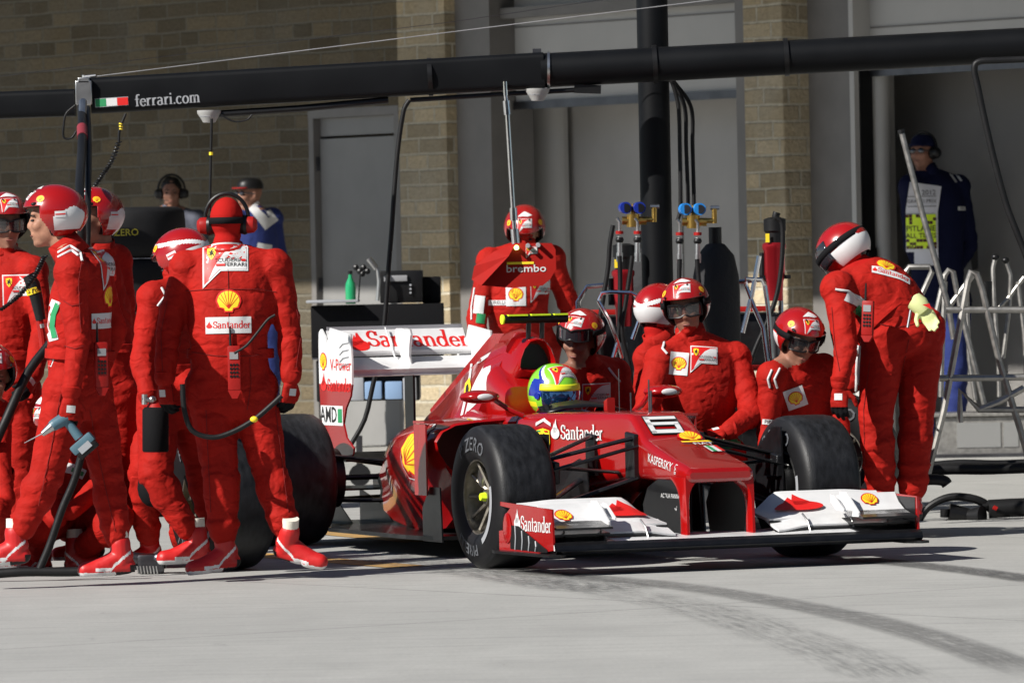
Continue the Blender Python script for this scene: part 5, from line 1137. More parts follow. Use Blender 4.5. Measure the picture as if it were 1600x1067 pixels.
r11,d11,i11=person('mechanic squatting beside the car nose in goggles, one hand on the knee',30.6,
 dict(head=(1072,485),sa=(1032,576,-.10),sb=(1148,572,.06),ea=(1006,650,-.25),eb=(1177,645,-.08),wa=(1055,690,-.3),wb=(1140,672,-.22),ha=(1055,690,.15),hb=(1110,690,.15),mid=(1092,635,.0),ka=(1045,720,-.2),kb=(1140,708,-.12),aa=(1075,790,.05),ab=(1150,792,.1)),
 yaw=-6,pitch=-6,roll=6,group=CREW,skin=M_skin2,goggles=1,voxel=.0095,bulk=1.08,hands=dict(b=dict(d=(-1,-.2,-.15),pn=(0,.2,-1),th=1,curl=35)),feet=dict(b=((.2,-1,0),0)))
d11('chest_patch',L_scallop(.075,(1.2,1.5)),1061,568,nmix=.2,rot=R(-6)); d11('chest_patch',L_wedge(.135),1100,562,nmix=.2,rot=R(-4))
pipe_line(i11,r11,[(1040,530),(1035,545),(1042,553)]); pipe_line(i11,r11,[(1122,515),(1138,525),(1150,535)]); pipe_line(i11,r11,[(1126,512),(1142,520),(1152,532)])
band(i11,r11,[(1110,690),(1140,694),(1175,690)],14,M_green); 
r12,d12,i12=person('mechanic kneeling behind the front wheel with dark goggles, head bowed',30.6,
 dict(head=(1248,532,-.08),sa=(1206,600,-.12),sb=(1286,588,.10),ea=(1198,675,-.1),eb=(1310,660,.05),wa=(1200,720,-.25),wb=(1315,700,-.1),ha=(1220,710,.2),hb=(1270,710,.2),ka=(1210,730,-.2),kb=(1280,740,-.15),aa=(1215,800,.1),ab=(1275,800,.1)),
 yaw=24,pitch=-22,roll=-6,group=CREW,skin=M_skin2,goggles=1,voxel=.0095)
d12('arm_patch',L_scallop(.075,(1.35,1.35)),1243,622,nmix=.2,rot=R(18)); pipe_line(i12,r12,[(1206,578),(1200,592),(1203,605)]); pipe_line(i12,r12,[(1218,576),(1210,592),(1214,606)])
d12('cuff_print',[(M_whitec,rect(.10,.025)),(M_blkprint,text('PIRELLI',.026))],1207,660,nmix=.2,rot=R(-6))
# ---- the bending mechanic
r13,d13,i13=person('mechanic bending over the front wheel, seen from behind, in a visored helmet',30.7,
 dict(head=(1320,400,.12),sa=(1310,462,-.10),sb=(1360,440,.28),ea=(1322,545,-.22),wa=(1312,598,-.30),eb=(1345,540,.3),wb=(1330,600,.3),ha=(1380,520,-.02),hb=(1440,516,.05),mid=(1378,462,.06),ka=(1368,655,-.05),kb=(1432,652,.05),aa=(1378,790,.02),ab=(1425,790,.05)),
 yaw=-115,pitch=-38,group=CREW,hel=0,cloth_head=True,bulk=1.12,voxel=.0095,hands=dict(a=dict(d=(-.05,-.1,-1),pn=(.3,.9,0),th=1,curl=40)),feet=dict(a=((-.5,.6,0),0),b=((-.3,.7,0),0)))
helmet(r13,i13['C'],i13['f'],i13['u'],i13['r'],style=3,open_=False)
vz=MB(); C_,f_,u_,ri=i13['C'],i13['f'],i13['u'],i13['r']
vz.add([C_+u_*.03-f_*.012+f_*.147*math.cos(R(a))*math.cos(R(e))+ri*.127*math.sin(R(a))*math.cos(R(e))+u_*.134*math.sin(R(e)) for a in range(-80,81,8) for e in range(-20,43,9)],[(i*7+j,i*7+j+1,(i+1)*7+j+1,(i+1)*7+j) for i in range(20) for j in range(6)])
build('visor',vz,M_lens,r13,solid=.002)
st=MB(); q=[]
for k in range(41):
    a=R(k*9); q.append(C_+u_*(.045)-f_*.012+f_*.148*math.cos(a)+ri*.127*math.sin(a))
st.add([p+u_*z for p in q for z in (-.014,.018)],[(2*i,2*i+1,2*i+3,2*i+2) for i in range(40)]); build('helmet_strap',st,M_blackc,r13,solid=.003)
d13('back_patch',L_scallop(.10),1384,414,nmix=.6,n=(.0,-.75,.65)); d13('back_patch',L_plate(.19,1,.26),1392,428,nmix=.6,n=(.0,-.75,.65),rot=R(-4))
band(i13,r13,[(1322,462),(1340,470),(1352,480)],16,M_whitec); band(i13,r13,[(1338,482),(1350,492)],14,M_green,off=.008); pipe_line(i13,r13,[(1305,452),(1325,455),(1343,468)])
for q in ([(1350,500),(1400,512),(1460,500)],[(1420,530),(1405,600),(1400,700)],[(1300,480),(1305,540),(1312,580)],[(1360,560),(1350,640),(1352,740)]): pipe_line(i13,r13,q,.0015,M_seam,'seam')
pipe_line(i13,r13,[(1340,540),(1338,580),(1337,615)]); pipe_line(i13,r13,[(1345,540),(1343,580),(1342,600)]); 
radio_set('red handheld radio on the hip of the bending mechanic',P(1356,497,30.45),(.05,0,1),(-.35,-1,.1),ln=.17)
# ---- marshal right
rt,dc,inf=bg_head('marshal in dark cap, sunglasses and white vest over navy overalls in the garage',43.8,
 dict(head=(1442,240),sa=(1422,300,-.1),sb=(1497,300,.12),ea=(1425,380),eb=(1515,382,.15),wa=(1440,425,.2),wb=(1490,425,.3),ha=(1440,470),hb=(1492,470),ka=(1442,590),kb=(1492,590),aa=(1445,708),ab=(1492,708)),-32,M_navy,lower=M_royal,cap=M_navy,phones=True,shades=True,group='marshals in blue overalls',pitch=3)  # legs in brighter blue: sunlight painted into the lower half of the overalls
band(inf,rt,[(1446,288),(1440,330),(1441,415)],50,mat('white bib',(.62,.62,.66),.85,bump=.3,bscale=60),off=.02)
band(inf,rt,[(1478,262),(1494,285)],3,M_whitec,off=.02); band(inf,rt,[(1486,262),(1502,283)],3,M_whitec,off=.02)
dc('vest_print',[(M_fluo,rect(.21,.24)),(mat('maroon print',(.06,.01,.012),.7),join(*[rect(.022,.022,-.095+.024*(i%9),(.11-.024*(i//9)) if i<27 else (-.11+.024*((i-27)//9))) for i in range(54) if random.random()<.5])),(M_blkprint,join(xf(text('PITLANE',.055,off=.012),1,0,.02),xf(text('ALL TIMES',.048,off=.012),1,0,-.03)))],1439,362,nmix=.1,off=.03)
dc('vest_print',[(M_blkprint,join(xf(text('2012',.05),1,.05,.06),xf(text('GRAND PRIX',.035),1,0,.0),rect(.2,.004,0,-.035),rect(.2,.004,0,.035)))],1440,315,nmix=.1,off=.03)
dc('arm_patch',[(M_whitec,rect(.075,.028)),(M_blkprint,text('FIA',.024))],1503,326,nmix=.2)
cl=MB().box(P(1522,395,44.2),(.06,.03,.24),Matrix.Rotation(R(-6),3,'Y')); tag(build('clipboard',cl,M_black),'black clipboard held behind the marshal in the white vest','clipboard')
# ---- driver
dc_=cw(-1.24,-.0,0)
rD=thing('person','driver in green, blue and yellow helmet seated in the racing car cockpit','person',(dc_.x,dc_.y,0),0)
mb=MB(); Hc=cw(-1.23,.0,.758); f,u,r=basis(fvec(23+3,-4)); 
s0=cw(-1.33,-.19,.56); s1=cw(-1.33,.19,.56); mb.loft([ring(cw(-1.15,0,.3),LD,FD,.17,.11),ring(cw(-1.25,0,.45),LD,FD,.19,.12),ring(cw(-1.3,0,.58),LD,FD,.17,.10),ring(cw(-1.29,0,.64),LD,FD,.07,.07)])
for s_,sy in ((s0,-1),(s1,1)):
    mb.ell(s_,(.07,.07,.07)); e_=cw(-1.12,sy*.22,.47); w_=cw(-1.0,sy*.14,.64); mb.cone(s_,e_,.06,.05); mb.cone(e_,w_,.05,.035); h_=cw(-1.1,sy*.09,.25); k_=cw(-.6,sy*.09,.45); mb.cone(h_,k_,.08,.065); mb.cone(k_,cw(-.25,sy*.08,.42),.06,.045)
head_prims(mb,Hc-u*.01,f,u,r); me=remesh(mb,.012,3); tomesh('body',me,[M_suit],rD)
for sy in(-1,1): glove(rD,cw(-1.02,sy*.15,.63),FD*.5+V((0,0,.6)),FD,sy,70)
na,ne=144,90; vs=[];fs=[];mi=[]; c0=Hc+u*.018
M_lime=mat('lime helmet paint',(.22,.62,.03),.25,coat=.8); M_dblue=mat('blue helmet paint',(.01,.03,.30),.25,coat=.8); M_yel=mat('yellow helmet strip',(.70,.72,.02),.4)
M_visor=mat('blue mirrored visor',(.03,.12,.32),.07,metal=.85,coat=.6)
def hp(az,el,k=1):
    x=.142*math.cos(az)*math.cos(el);y=.122*math.sin(az)*math.cos(el);z=.135*math.sin(el)
    if z<0: x+=.012*math.cos(az)*(-z/.1); 
    return c0+(f*x+r*y+u*z)*k
for j in range(ne+1):
    for i in range(na): vs.append(hp(2*math.pi*i/na,R(-62+152*j/ne)))
for j in range(ne):
    for i in range(na):
        az=abs((360*(i+.5)/na+180)%360-180); el=-62+152*(j+.5)/ne; m_=0
        b1=abs(az-(62+el*.2)); 
        if 46+el*.25<az<100-el*.4 and -8<el<30: m_=1
        if 28<el<70 and abs(az-(52+(el-28)*.9))<7: m_=2
        if 28<el<70 and abs(az-(62+(el-28)*.9))<5: m_=1
        if az<75 and -42<el<-30: m_=1
        if az>76 and el<-20 and el>-32: m_=3
        if az<58 and -34<el<9: m_=4
        if az<60 and 9<=el<19: m_=3
        if el<-50: m_=5
        fs.append((j*na+i,j*na+(i+1)%na,(j+1)*na+(i+1)%na,(j+1)*na+i)); mi.append(m_)
mb=MB(); mb.add(vs,fs); mb.m=mi; ho=build('helmet',mb,[M_lime,M_dblue,M_white,M_yel,M_visor,M_black],rD,angle=60)
vb=MB(); rows=[[hp(R(a),R(e),1.025) for e in (-33,-22,-12,-2,6,9)] for a in range(-62,63,6)]
vb.loft(rows,closed=False,cap=False); vo=build('visor',vb,M_visor,ho,solid=.003)
vb=MB(); rows=[[hp(R(a),R(e),1.032) for e in (5,10,15,18)] for a in range(-64,65,6)]; vb.loft(rows,closed=False,cap=False); build('sun_strip',vb,M_yel,ho,solid=.002)
for s in(-1,1): build('visor_pivot',MB().cyl(hp(R(68*s),R(-6),1.0),hp(R(68*s),R(-6),1.06),.016,n=14),M_dblue,ho)
bh=bvh_of([ho]); p=hp(R(-4),R(42)); n_=(p-c0).normalized(); v_=u-n_*u.dot(n_); v_.normalize(); m_=MB(); l=[]; project(L_wedge(.12),p,v_.cross(n_),v_,n_,bh,m_,l,maxlen=.02,off=.003,step=.001,reach=.06); build('helmet_badge',m_,l,ho)
# ================================================================ EQUIPMENT
def Tx(name,label,cat,px,py,d,group=None,kind=None):   # an Empty on the ground below a pixel at depth d
    p=P(px,py,d); return thing(name,label,cat,(p.x,p.y,0),0,group,kind)
def pth(pts,d): return [P(p[0],p[1],d+(p[2] if len(p)>2 else 0)) for p in pts]
def hose(name,label,pts,d,r,m=None,n=40,cat='hose',group=None):
    return tag(build(name,MB().tube(bez(pth(pts,d),n),r,12),m or M_hose),label,cat,group)
# ---- overhead gantry
DG=32.6
ga=Tx('overhead_gantry','long black overhead gantry boom on a round black post across the pit box','gantry',1026,400,33.0)
a,b_=P(143,150.5,DG),P(850,110.5,DG); bx=MB()
def boxtube(a,b_,hw,hh,r=.03):
    d=(b_-a).normalized(); s=d.cross(V((0,0,1))).normalized(); u=s.cross(d); secs=[]
    for p in (a,b_):
        q=[]
        for cx,cz,a0 in ((hw-r,hh-r,0),(-hw+r,hh-r,90),(-hw+r,-hh+r,180),(hw-r,-hh+r,270)):
            for k in range(5): t=R(a0+22.5*k); q.append(p+s*(cx+r*math.cos(t))+u*(cz+r*math.sin(t)))
        secs.append(q)
    return secs
M_boom=mat('satin black boom',(.003,.0035,.0045),.5,spec=.18,var=.2,vscale=4)
bx.loft(boxtube(a,b_,.075,.093)); beam=build('boom',bx,M_boom,ga)
bx=MB().tube([P(845,111,DG),P(1300,87,DG),P(1720,64.5,DG)],.090,24); build('boom',bx,M_boom,ga)
for x,y in ((672,121),(1023,101),(1228,90)):
    e=MB(); e.tube([P(x-3.5,y+.2,DG),P(x+3.5,y-.2,DG)],.100,24); build('strap',e,M_black,ga)
e=MB(); e.tube([P(855,110,DG),P(859,110,DG)],.099,24); build('coupling_ring',e,M_metal,ga)
e=MB(); e.box(P(839,86,DG),(.045,.05,.06)); build('bracket',e,M_dkmetal,ga)
e=MB(); e.box(P(133,146,DG-.01),(.085,.20,.125)); e.box(P(133,127,DG-.01),(.06,.2,.03)); build('end_bracket',e,M_metal,ga,bevel=.004)
pb_=P(1027,420,33.0); e=MB(); e.cyl((pb_.x,pb_.y,0),(pb_.x,pb_.y,3.6),.083,n=40); build('post',e,M_boom,ga)
e=MB(); e.cyl((pb_.x,pb_.y,0),(pb_.x,pb_.y,.03),.2,n=32); build('post_foot',e,M_dkmetal,ga)
e=MB(); e.tube([P(135,122,DG),P(720,49,DG),P(1200,-10,DG)],.0025,6); build('stay_cable',e,M_grey,ga)
e=MB(); e.tube([P(0,120,DG+1.4),P(700,36,DG+1.4),P(1000,-8,DG+1.4)],.0016,6); build('stay_cable',e,M_dkmetal,ga)
e=MB(); e.cyl(P(131,127,DG),P(131,118,DG),.008,n=8); e.cyl(P(131,121,DG),P(150,119,DG),.008,n=8); build('shackle',e,M_metal,ga)
e=MB(); e.tube([P(320,180,DG-.02),P(470,170,DG-.02),P(607,157,DG-.02)],.019,10); build('conduit',e,M_black,ga)
e=MB(); e.tube([P(641,157,DG-.02),P(800,147,DG-.02),P(938,139,DG-.02)],.013,10); e.box(P(918,140,DG-.02),(.14,.03,.045),Matrix.Rotation(R(3),3,'Y')); build('conduit',e,M_black,ga)
gb_=bvh_of([beam]); nb=V((0,-1,0))
decal('lettering',[(M_silverp,xf(serif_text('ferrari.com',.085),1,0,0))],262,156,ga,gb_,n=nb,rot=R(2.6),maxlen=.1)
decal('flag',[(M_silverp,rect(.175,.046)),(M_green,rect(.056,.040,-.057)),(M_whitec,rect(.056,.040)),(M_red2,rect(.056,.040,.057))],175,160,ga,gb_,n=nb,rot=R(2.6),maxlen=.1)
for x,y in ((327,182),(840,148)):
    e=MB(); c=P(x,y,DG-.03); e.lathe(c,(0,0,1),[(.001,-.035),(.032,-.033),(.045,-.01),(.062,.015),(.064,.03),(.001,.03)],20); q=build('light_housing',e,mat('pale grey plastic',(.35,.35,.34),.5),ga)
    e=MB(); e.lathe(c,(0,0,1),[(.045,-.006),(.052,-.002),(.052,.004),(.045,.004)],20); build('lens_ring',e,M_silverp,q)
# the neighbouring boom
g2=Tx('overhead_gantry','end of the neighbouring black gantry boom beyond the left crew','gantry',-150,400,34.6)
build('boom',MB().loft(boxtube(P(-160,171,34.6),P(118,161,34.6),.08,.075)),M_boom,g2); p=P(-150,400,34.6); build('post',MB().cyl((p.x,p.y,0),(p.x,p.y,2.9),.083,n=30),M_boom,g2)
# ---- hanging signal board
sb_=Tx('signal_board','red angular pit signal board with green lamp, hanging from the boom on a chrome rod','signal board',800,400,32.5)
e=MB(); 
for (y0,x0,y1,x1,r) in ((128,789,150,790,.013),(150,790,158,791,.010),(158,791,180,793,.019),(180,793,330,802,.013),(325,802,345,803,.020),(345,803,358,804,.011),(358,804,381,806,.022)): e.cyl(P(x0,y0,32.5),P(x1,y1,32.5),r,n=14)
build('hanging_rod',e,M_chrome,sb_)
def bd(pts,d0,d1):
    k=len(pts); a=[P(x,y,d0) for x,y in pts]; cx=sum(x for x,y in pts)/k; cy=sum(y for x,y in pts)/k
    b=[P(cx+(x-cx)*.93,cy+(y-cy)*.9,d1) for x,y in pts]; c=[P(cx+(x-cx)*.9,cy+(y-cy)*.85,d0+.16) for x,y in pts]
    e=MB(); e.loft([c,a,b]); return e
out=[(737,437),(741,416),(772,393),(806,380),(862,380),(868,390),(869,420),(860,436),(848,446),(800,450),(753,446)]
front=[(755,444),(748,437),(790,415),(812,392),(862,386),(866,400),(866,420),(857,436),(846,444),(800,447)]
e=MB(); a=[P(x,y,32.42) for x,y in out]; c=[P(x,y,32.62) for x,y in out]; e.loft([c,a],cap=True)
M_mred=mat('matte red panel',(.32,.010,.007),.75,spec=.15,var=.1); bo=build('housing',e,M_mred,sb_,smooth=False)
e=MB(); e.add([P(737,437,32.41),P(741,416,32.41),P(772,393,32.41),P(806,380,32.41),P(795,400,32.36),P(752,446,32.37)],[(0,1,2,3,4),(0,4,5)]); build('facet',e,M_mred,bo,smooth=False)
bb_=bvh_of([bo])
decal('lettering',[(M_white,xf(text('brembo',.055,off=.008,sx=1.2),1,0,-.03)),(M_yellow,rect(.14,.012,-.03,-.0))]+[(m_,xf(q,1,.03,.055)) for m_,q in L_wedge(.06)],822,411,sb_,bb_,n=(0,-1,0))
M_glow=mat('green lamp glow',(.3,1,.2),.4,emit=((.4,1,.25),4))
for x,y,m_ in ((807,387,M_glow),(825,384,M_silverp),(841,383,M_silverp)):
    e=MB().cyl(P(x,y,32.43),P(x,y,32.37),.013,.011,n=16); build('lamp' if m_ is M_glow else 'knob',e,m_,sb_)
# ---- hanging cables and hoses
hose('air_hose','black hose with a white tag hanging from the boom behind the rear wing',[(640,157),(632,170),(627,195),(621,240),(616,300),(612,360),(607,420),(603,480),(596,545),(583,600),(570,655),(545,700)],33.2,.013)
hose('air_hose','thick black hose bundle hanging at the left end of the boom',[(128,168,1.6),(129,200,1.2),(128,240,.8),(125,285,.3),(126,330,0),(128,380,0),(120,450,.2),(90,520,.2),(45,580,.1),(12,650,0),(-20,720,0)],28.9,.022,M_hose)
hose('air_hose','second black hose hanging beside the bundle at the left end of the boom',[(137,170,1.6),(139,230,.9),(138,300,.3),(137,370,0),(134,420,0)],29.0,.015)
e=MB(); e.tube([P(130,160,30.48),P(129,185,30.3)],.020,10); tag(build('hose_fitting',e,M_metal),'silver coupling at the top of the thick black hose bundle','hose fitting')
e=MB(); e.tube([P(128.5,200,30.1),P(129,215,29.95)],.026,12); tag(build('hose_sleeve',e,mat('dark red sleeve',(.2,.02,.03),.6)),'dark red sleeve around the thick black hose','sleeve')
def coil(name,label,pts,d,r,wr,turns,cat='coiled cable'):
    base=bez(pth(pts,d),60); q=[]; n=len(base)
    for i in range(n*8):
        t=i/(n*8-1)*(n-1); k=min(int(t),n-2); p=base[k].lerp(base[k+1],t-k); a=2*math.pi*turns*i/(n*8-1); q.append(p+V((math.cos(a)*r,math.sin(a)*r,0)))
    return tag(build(name,MB().tube(q,wr,5),M_black),label,cat)
coil('coiled_cable','coiled black cable hanging beside the thick hose at the left',[(186,222),(176,250),(162,272),(148,292)],31.2,.012,.004,16)
hose('cable','thin black cable with yellow bands at the left end of the boom',[(197,178),(192,190),(187,205),(186,222)],31.2,.007,cat='cable')
e=MB(); 
for y in (194,198,202): e.tube([P(189.5,y-1,31.2),P(189,y+1,31.2)],.010,8)
tag(build('cable_tape',e,M_yellow,smooth=True),'yellow tape bands on the thin cable near the boom end','tape')
hose('cable','looped black cable at the end bracket of the boom',[(118,165),(104,178),(100,195),(100,215),(112,216),(120,205)],32.4,.006,cat='cable')
hose('cable','looped black cable hanging under the left light housing',[(345,180),(365,190),(385,188),(394,180)],32.5,.005,cat='cable')
hose('cable','thin straight black cable hanging down to the headset wearer',[(331,186),(330,230),(329,270),(328,330)],30.5,.007,cat='cable')
e=MB(); e.tube([P(330,238,30.48),P(330,243,30.48)],.010,8); tag(build('cable_tape',e,M_yellow),'yellow tape band on the cable above the headset wearer','tape')
for k,(x1,x2) in enumerate(((1062,1063),(1072,1075),(1082,1084))):
    hose('air_hose','hose of the bundle curving down beside the black post',[(1045,122),(1052+k*3,135),(x1-2,170),(x1,230),(x2,320),(x2-4,345)],32.9+.05*k,.011,group='hoses curving down beside the black post')
hose('air_hose','black rough hose hanging at the right edge of the picture',[(1640,92),(1560,95),(1530,97),(1522,108),(1528,140),(1541,200),(1556,262),(1572,320),(1588,362),(1603,400),(1615,440)],31.0,.017)
# ---- regulator sets, bottles, wheel guns
def regulator(px,py,d,label,dark):
    s=9750/d; t=Tx('gas_regulator',label,'gas regulator',px,py,d,'gas regulators beside the black post')
    for dx in (-14,8):
        e=MB(); c=P(px+dx,py-8,d-.04); e.cyl(c,c+V((-.01*1,.045,0)),.031,n=24); g_=build('gauge',e,mat('dark blue gauge',(.01,.03,.28),.3) if dark else mat('bright blue gauge',(.02,.22,.62),.3),t)
        e=MB(); e.cyl(c+V((0,-.002,0)),c+V((0,.002,0)),.023,n=20); build('gauge_face',e,M_black if dark else M_dkmetal,g_)
    e=MB(); c=P(px-2,py+4,d); e.cyl(P(px-20,py+12,d),P(px+18,py+12,d),.022,n=12); e.cyl(P(px-3,py+2,d),P(px-3,py+22,d),.035,n=14); e.cyl(P(px+10,py+10,d),P(px+32,py+10,d),.014,n=10); e.cyl(P(px+30,py+14,d),P(px+30,py-8,d),.014,n=10); e.cyl(P(px-3,py-14,d),P(px-3,py+2,d),.012,n=8)
    build('brass_valve',e,M_brass,t); e=MB(); e.cyl(P(px+24,py-10,d),P(px+38,py-10,d),.012,n=10); build('valve_handle',e,M_metal,t)
    for dx in (-24,4):
        e=MB(); e.tube(pth([(px+dx-4,py+8),(px+dx,py+14),(px+dx,py+30)],d-.03),.009,8); e.cyl(P(px+dx,py+36,d-.03),P(px+dx,py+62,d-.03),.014,n=10); e.cyl(P(px+dx,py+62,d-.03),P(px+dx,py+76,d-.03),.018,n=10); build('connector',e,M_metal,t)
        e=MB(); e.cyl(P(px+dx,py+28,d-.035),P(px+dx,py+33,d-.035),.021,n=12); build('red_ring',e,M_redplas,t)
        e=MB(); e.ell(P(px+dx,py+42,d-.03),(.022,.02,.02),n=10); build('quick_coupling',e,M_black,t)
    return t
regulator(992,333,32.6,'pair of dark blue gauges on a brass regulator left of the black post',True)
regulator(1086,335,32.2,'pair of bright blue gauges on a brass regulator right of the black post',False)
def bottle(px,d,r,h,label,cat='gas bottle'):
    p=P(px,500,d); t=thing('gas_bottle',label,cat,(p.x,p.y,0),0,'covered gas bottles'); e=MB(); e.lathe((p.x,p.y,0),(0,0,1),[(.001,0),(r,.0),(r*1.02,.1),(r,h*.5),(r*1.02,h*.8),(r*.98,h*.86),(r*.8,h*.93),(r*.4,h*.97),(.001,h*.98)],28)
    e2=build('fabric_cover',e,mat('quilted black cover',(.016,.016,.018),.8,bump=1,bscale=14,bdist=.012),t,angle=60); e=MB(); e.cyl((p.x,p.y,h*.96),(p.x,p.y,h*1.03),.035,n=14); build('valve_neck',e,M_black,t); return t
bottle(1120,33.4,.125,1.52,'black quilted gas bottle standing right of the post')
bottle(1012,33.8,.125,1.50,'black quilted gas bottle mostly hidden behind the post')
for lab_,pts in (('black hose from the left regulator, outermost left',[(958,352),(953,380),(950,420),(942,470),(936,520),(945,600)]),('black hose from the left regulator, middle one',[(968,400),(969,440),(968,500),(965,560),(975,640)]),('black hose from the left regulator, nearest the post',[(988,400),(984,430),(978,470),(972,520),(985,580),(990,650)]),
  ('black hose under the right regulator, left one',[(1062,405),(1061,440),(1061,480),(1058,540)]),('black hose under the right regulator, right one',[(1089,405),(1092,440),(1098,490),(1108,540),(1110,600)]),
  ('black hose running down from the upright wheel gun on the right',[(1212,340),(1222,352),(1222,400),(1215,455),(1200,500),(1180,545),(1165,590)])):
    hose('air_hose',lab_,pts,32.0,.0125)
def wheelgun(px,py,d,label):
    t=Tx('wheel_gun',label,'wheel gun',px,py,d,'wheel guns on stands')
    L=[(-.1,.0)]; 
    e=MB(); e.lathe(P(px,py+95,d),(0,0,1),[(.001,0),(.04,0),(.045,.10),(.055,.12),(.055,.26),(.062,.27),(.062,.29),(.05,.30),(.001,.30)],20); build('gun_body',e,mat('red anodised',(.45,.02,.03),.3,metal=.7),t)
    e=MB(); e.lathe(P(px,py+10,d),(0,0,1),[(.001,-.05),(.045,-.05),(.048,.07),(.058,.08),(.058,.14),(.03,.15),(.001,.15)],20); build('motor_housing',e,M_black,t)
    e=MB(); e.lathe(P(px,py+38,d),(0,0,1),[(.044,-.02),(.046,.06),(.044,.06)],20); build('brass_collar',e,mat('bronze',(.20,.15,.09),.4,metal=.8),t)
    e=MB(); e.cyl(P(px-20,py+20,d),P(px-20,py+62,d),.016,n=10); e.box(P(px,py+58,d),(.16,.05,.02)); build('grip',e,M_black,t)
    e=MB(); q=P(px,py+120,d); e.cyl((q.x,q.y,0.02),(q.x,q.y,q.z),.02,n=10); e.box((q.x,q.y,.02),(.4,.4,.04)); build('stand',e,M_dkmetal,t)
    e=MB(); e.box(P(px-12,py-3,d-.06),(.02,.004,.045)); build('yellow_label',e,M_yellow,t); return t
wheelgun(1211,375,32.2,'red and black wheel gun upright on its stand in front of the stone pillar')
wheelgun(975,415,32.9,'red and black wheel gun upright on its stand left of the black post')
hose('air_hose','short thick black hose rising from the right wheel gun',[(1213,365),(1212,350),(1212,338),(1214,332)],32.2,.02)
# ---- trolleys with chrome frames
def tube_frame(name,label,cat,polys,d,r,m,group=None,px=None):
    t=Tx(name,label,cat,px or polys[0][0][0],500,d,group)
    for q in polys: build('tube',MB().tube(pth(q,d),r,8),m,t)
    return t
def trolley(px,d,label):
    t=Tx('tool_trolley',label,'tool trolley',px,500,d,'dark tool trolleys behind the crew'); c=P(px,470,d); 
    e=MB(); e.box((c.x,c.y,.45),(.42,.4,.55),bev=.03); e.box((c.x,c.y,.95),(.40,.36,.30),bev=.03); b=build('cabinet',e,M_carbon,t)
    for z in (1.12,.80,.55): e=MB(); e.box((c.x,c.y-.215,z),(.34,.02,.03),bev=.006); build('red_trim',e,M_redplas,t)
    e=MB(); 
    e.tube([(c.x-.2,c.y-.22,.2),(c.x-.2,c.y-.22,1.18),(c.x-.15,c.y-.22,1.26),(c.x+.12,c.y-.22,1.28),(c.x+.2,c.y-.22,1.2),(c.x+.2,c.y-.22,.2)],.014,8); build('push_handle',e,M_chrome,t)
    for sx in(-1,1): e=MB(); e.cyl((c.x+sx*.16,c.y-.2,.07),(c.x+sx*.16,c.y-.14,.07),.07,n=18); build('castor',e,M_rubber2,t)
    return t
trolley(960,34.0,'dark trolley with red trim left of the black post'); trolley(1160,34.2,'dark trolley with red trim and chrome handle right of the covered bottle')
tube_frame('chrome_stand','chrome tube stand left of the crouching mechanics','stand',[[(935,470),(940,458),(955,456),(985,457)],[(935,470),(952,500),(965,535),(972,560)],[(985,457),(997,463),(1000,480)],[(1000,495),(988,530)],[(965,535),(958,560)]],31.9,.011,M_chrome)
tube_frame('chrome_stand','chrome tube stand in front of the trolley right of the bottle','stand',[[(1166,448),(1166,436),(1190,437),(1195,446)],[(1166,448),(1178,480),(1192,512),(1200,570)],[(1195,446),(1200,480),(1202,500)],[(1186,400),(1175,460),(1160,520)],[(1202,500),(1206,560)]],31.7,.012,M_chrome)
# ---- right-hand steel A-frames and box
M_steel=mat('worn steel tube',(.33,.32,.30),.5,metal=1,var=.2,vscale=30)
tube_frame('steel_stand','large steel A-frame stand at the right with pipe clamps','stand',[[(1447,752),(1475,640),(1512,440),(1517,425),(1526,428),(1534,450),(1560,560),(1600,690),(1612,735)],[(1478,484),(1540,484),(1640,484)],[(1468,591),(1560,590),(1640,588)],[(1500,660),(1500,610),(1530,640),(1600,640)],[(1530,640),(1560,628),(1600,606)]],31.2,.017,M_steel)
tube_frame('steel_stand','steel A-frame just behind the bending mechanic','stand',[[(1415,425),(1420,417),(1452,417),(1456,425),(1440,460)],[(1456,520),(1476,430),(1482,422),(1489,425),(1500,480),(1540,640)],[(1476,440),(1471,560),(1470,620)],[(1482,480),(1520,430)]],32.0,.015,M_steel)
tube_frame('steel_stand','steel pipes with bent tops at the far right','stand',[[(1555,400),(1551,420),(1553,470),(1560,560),(1561,620)],[(1571,407),(1579,430),(1577,480),(1567,560)],[(1600,433),(1572,470),(1560,482)],[(1590,440),(1600,520),(1604,600)],[(1510,440),(1514,560),(1524,625)]],32.4,.012,M_steel)
for x,y in ((1555,402),(1571,407)): tag(build('knob',MB().ell(P(x,y,32.4),(.022,.022,.018)),M_black),'black cap on the %s bent steel pipe at the far right'%('left' if x<1560 else 'right'),'pipe cap')
e=MB(); e.tube([P(1408,206,31.6),P(1440,330,31.6),P(1482,480,31.6),P(1490,530,31.6)],.0155,12); po_=build('support_pole',e,M_steel); tag(po_,'tall leaning steel pole in front of the marshal','pole')
e=MB(); e.cyl(P(1407.5,203,31.6),P(1408.5,209,31.6),.019,n=12); build('end_cap',e,M_black,po_)
for x,y,r_ in ((1541,437,.03),(1536,437,.03)): pass
e=MB(); e.cyl(P(1541,440,32.3),P(1541,485,32.3),.03,n=16); tag(build('grease_gun',e,M_black),'black cylinder clamped upright among the steel stands','cylinder')
bxp=G(1536,712); sbx=thing('steel_box','low steel plate box on the ground under the A-frames','box',(bxp.x,bxp.y,0),R(-6)); 
def sbuild(n_,mb,m_,**k): return build(n_,mb,m_,sbx,world=False,**k)
e=MB(); e.box((0,0,.14),(.62,.4,.27)); b=sbuild('box_body',e,M_steel,smooth=False,bevel=.006); e=MB(); e.box((0,0,.290),(.68,.46,.025)); sbuild('lid',e,M_steel,smooth=False,bevel=.004)
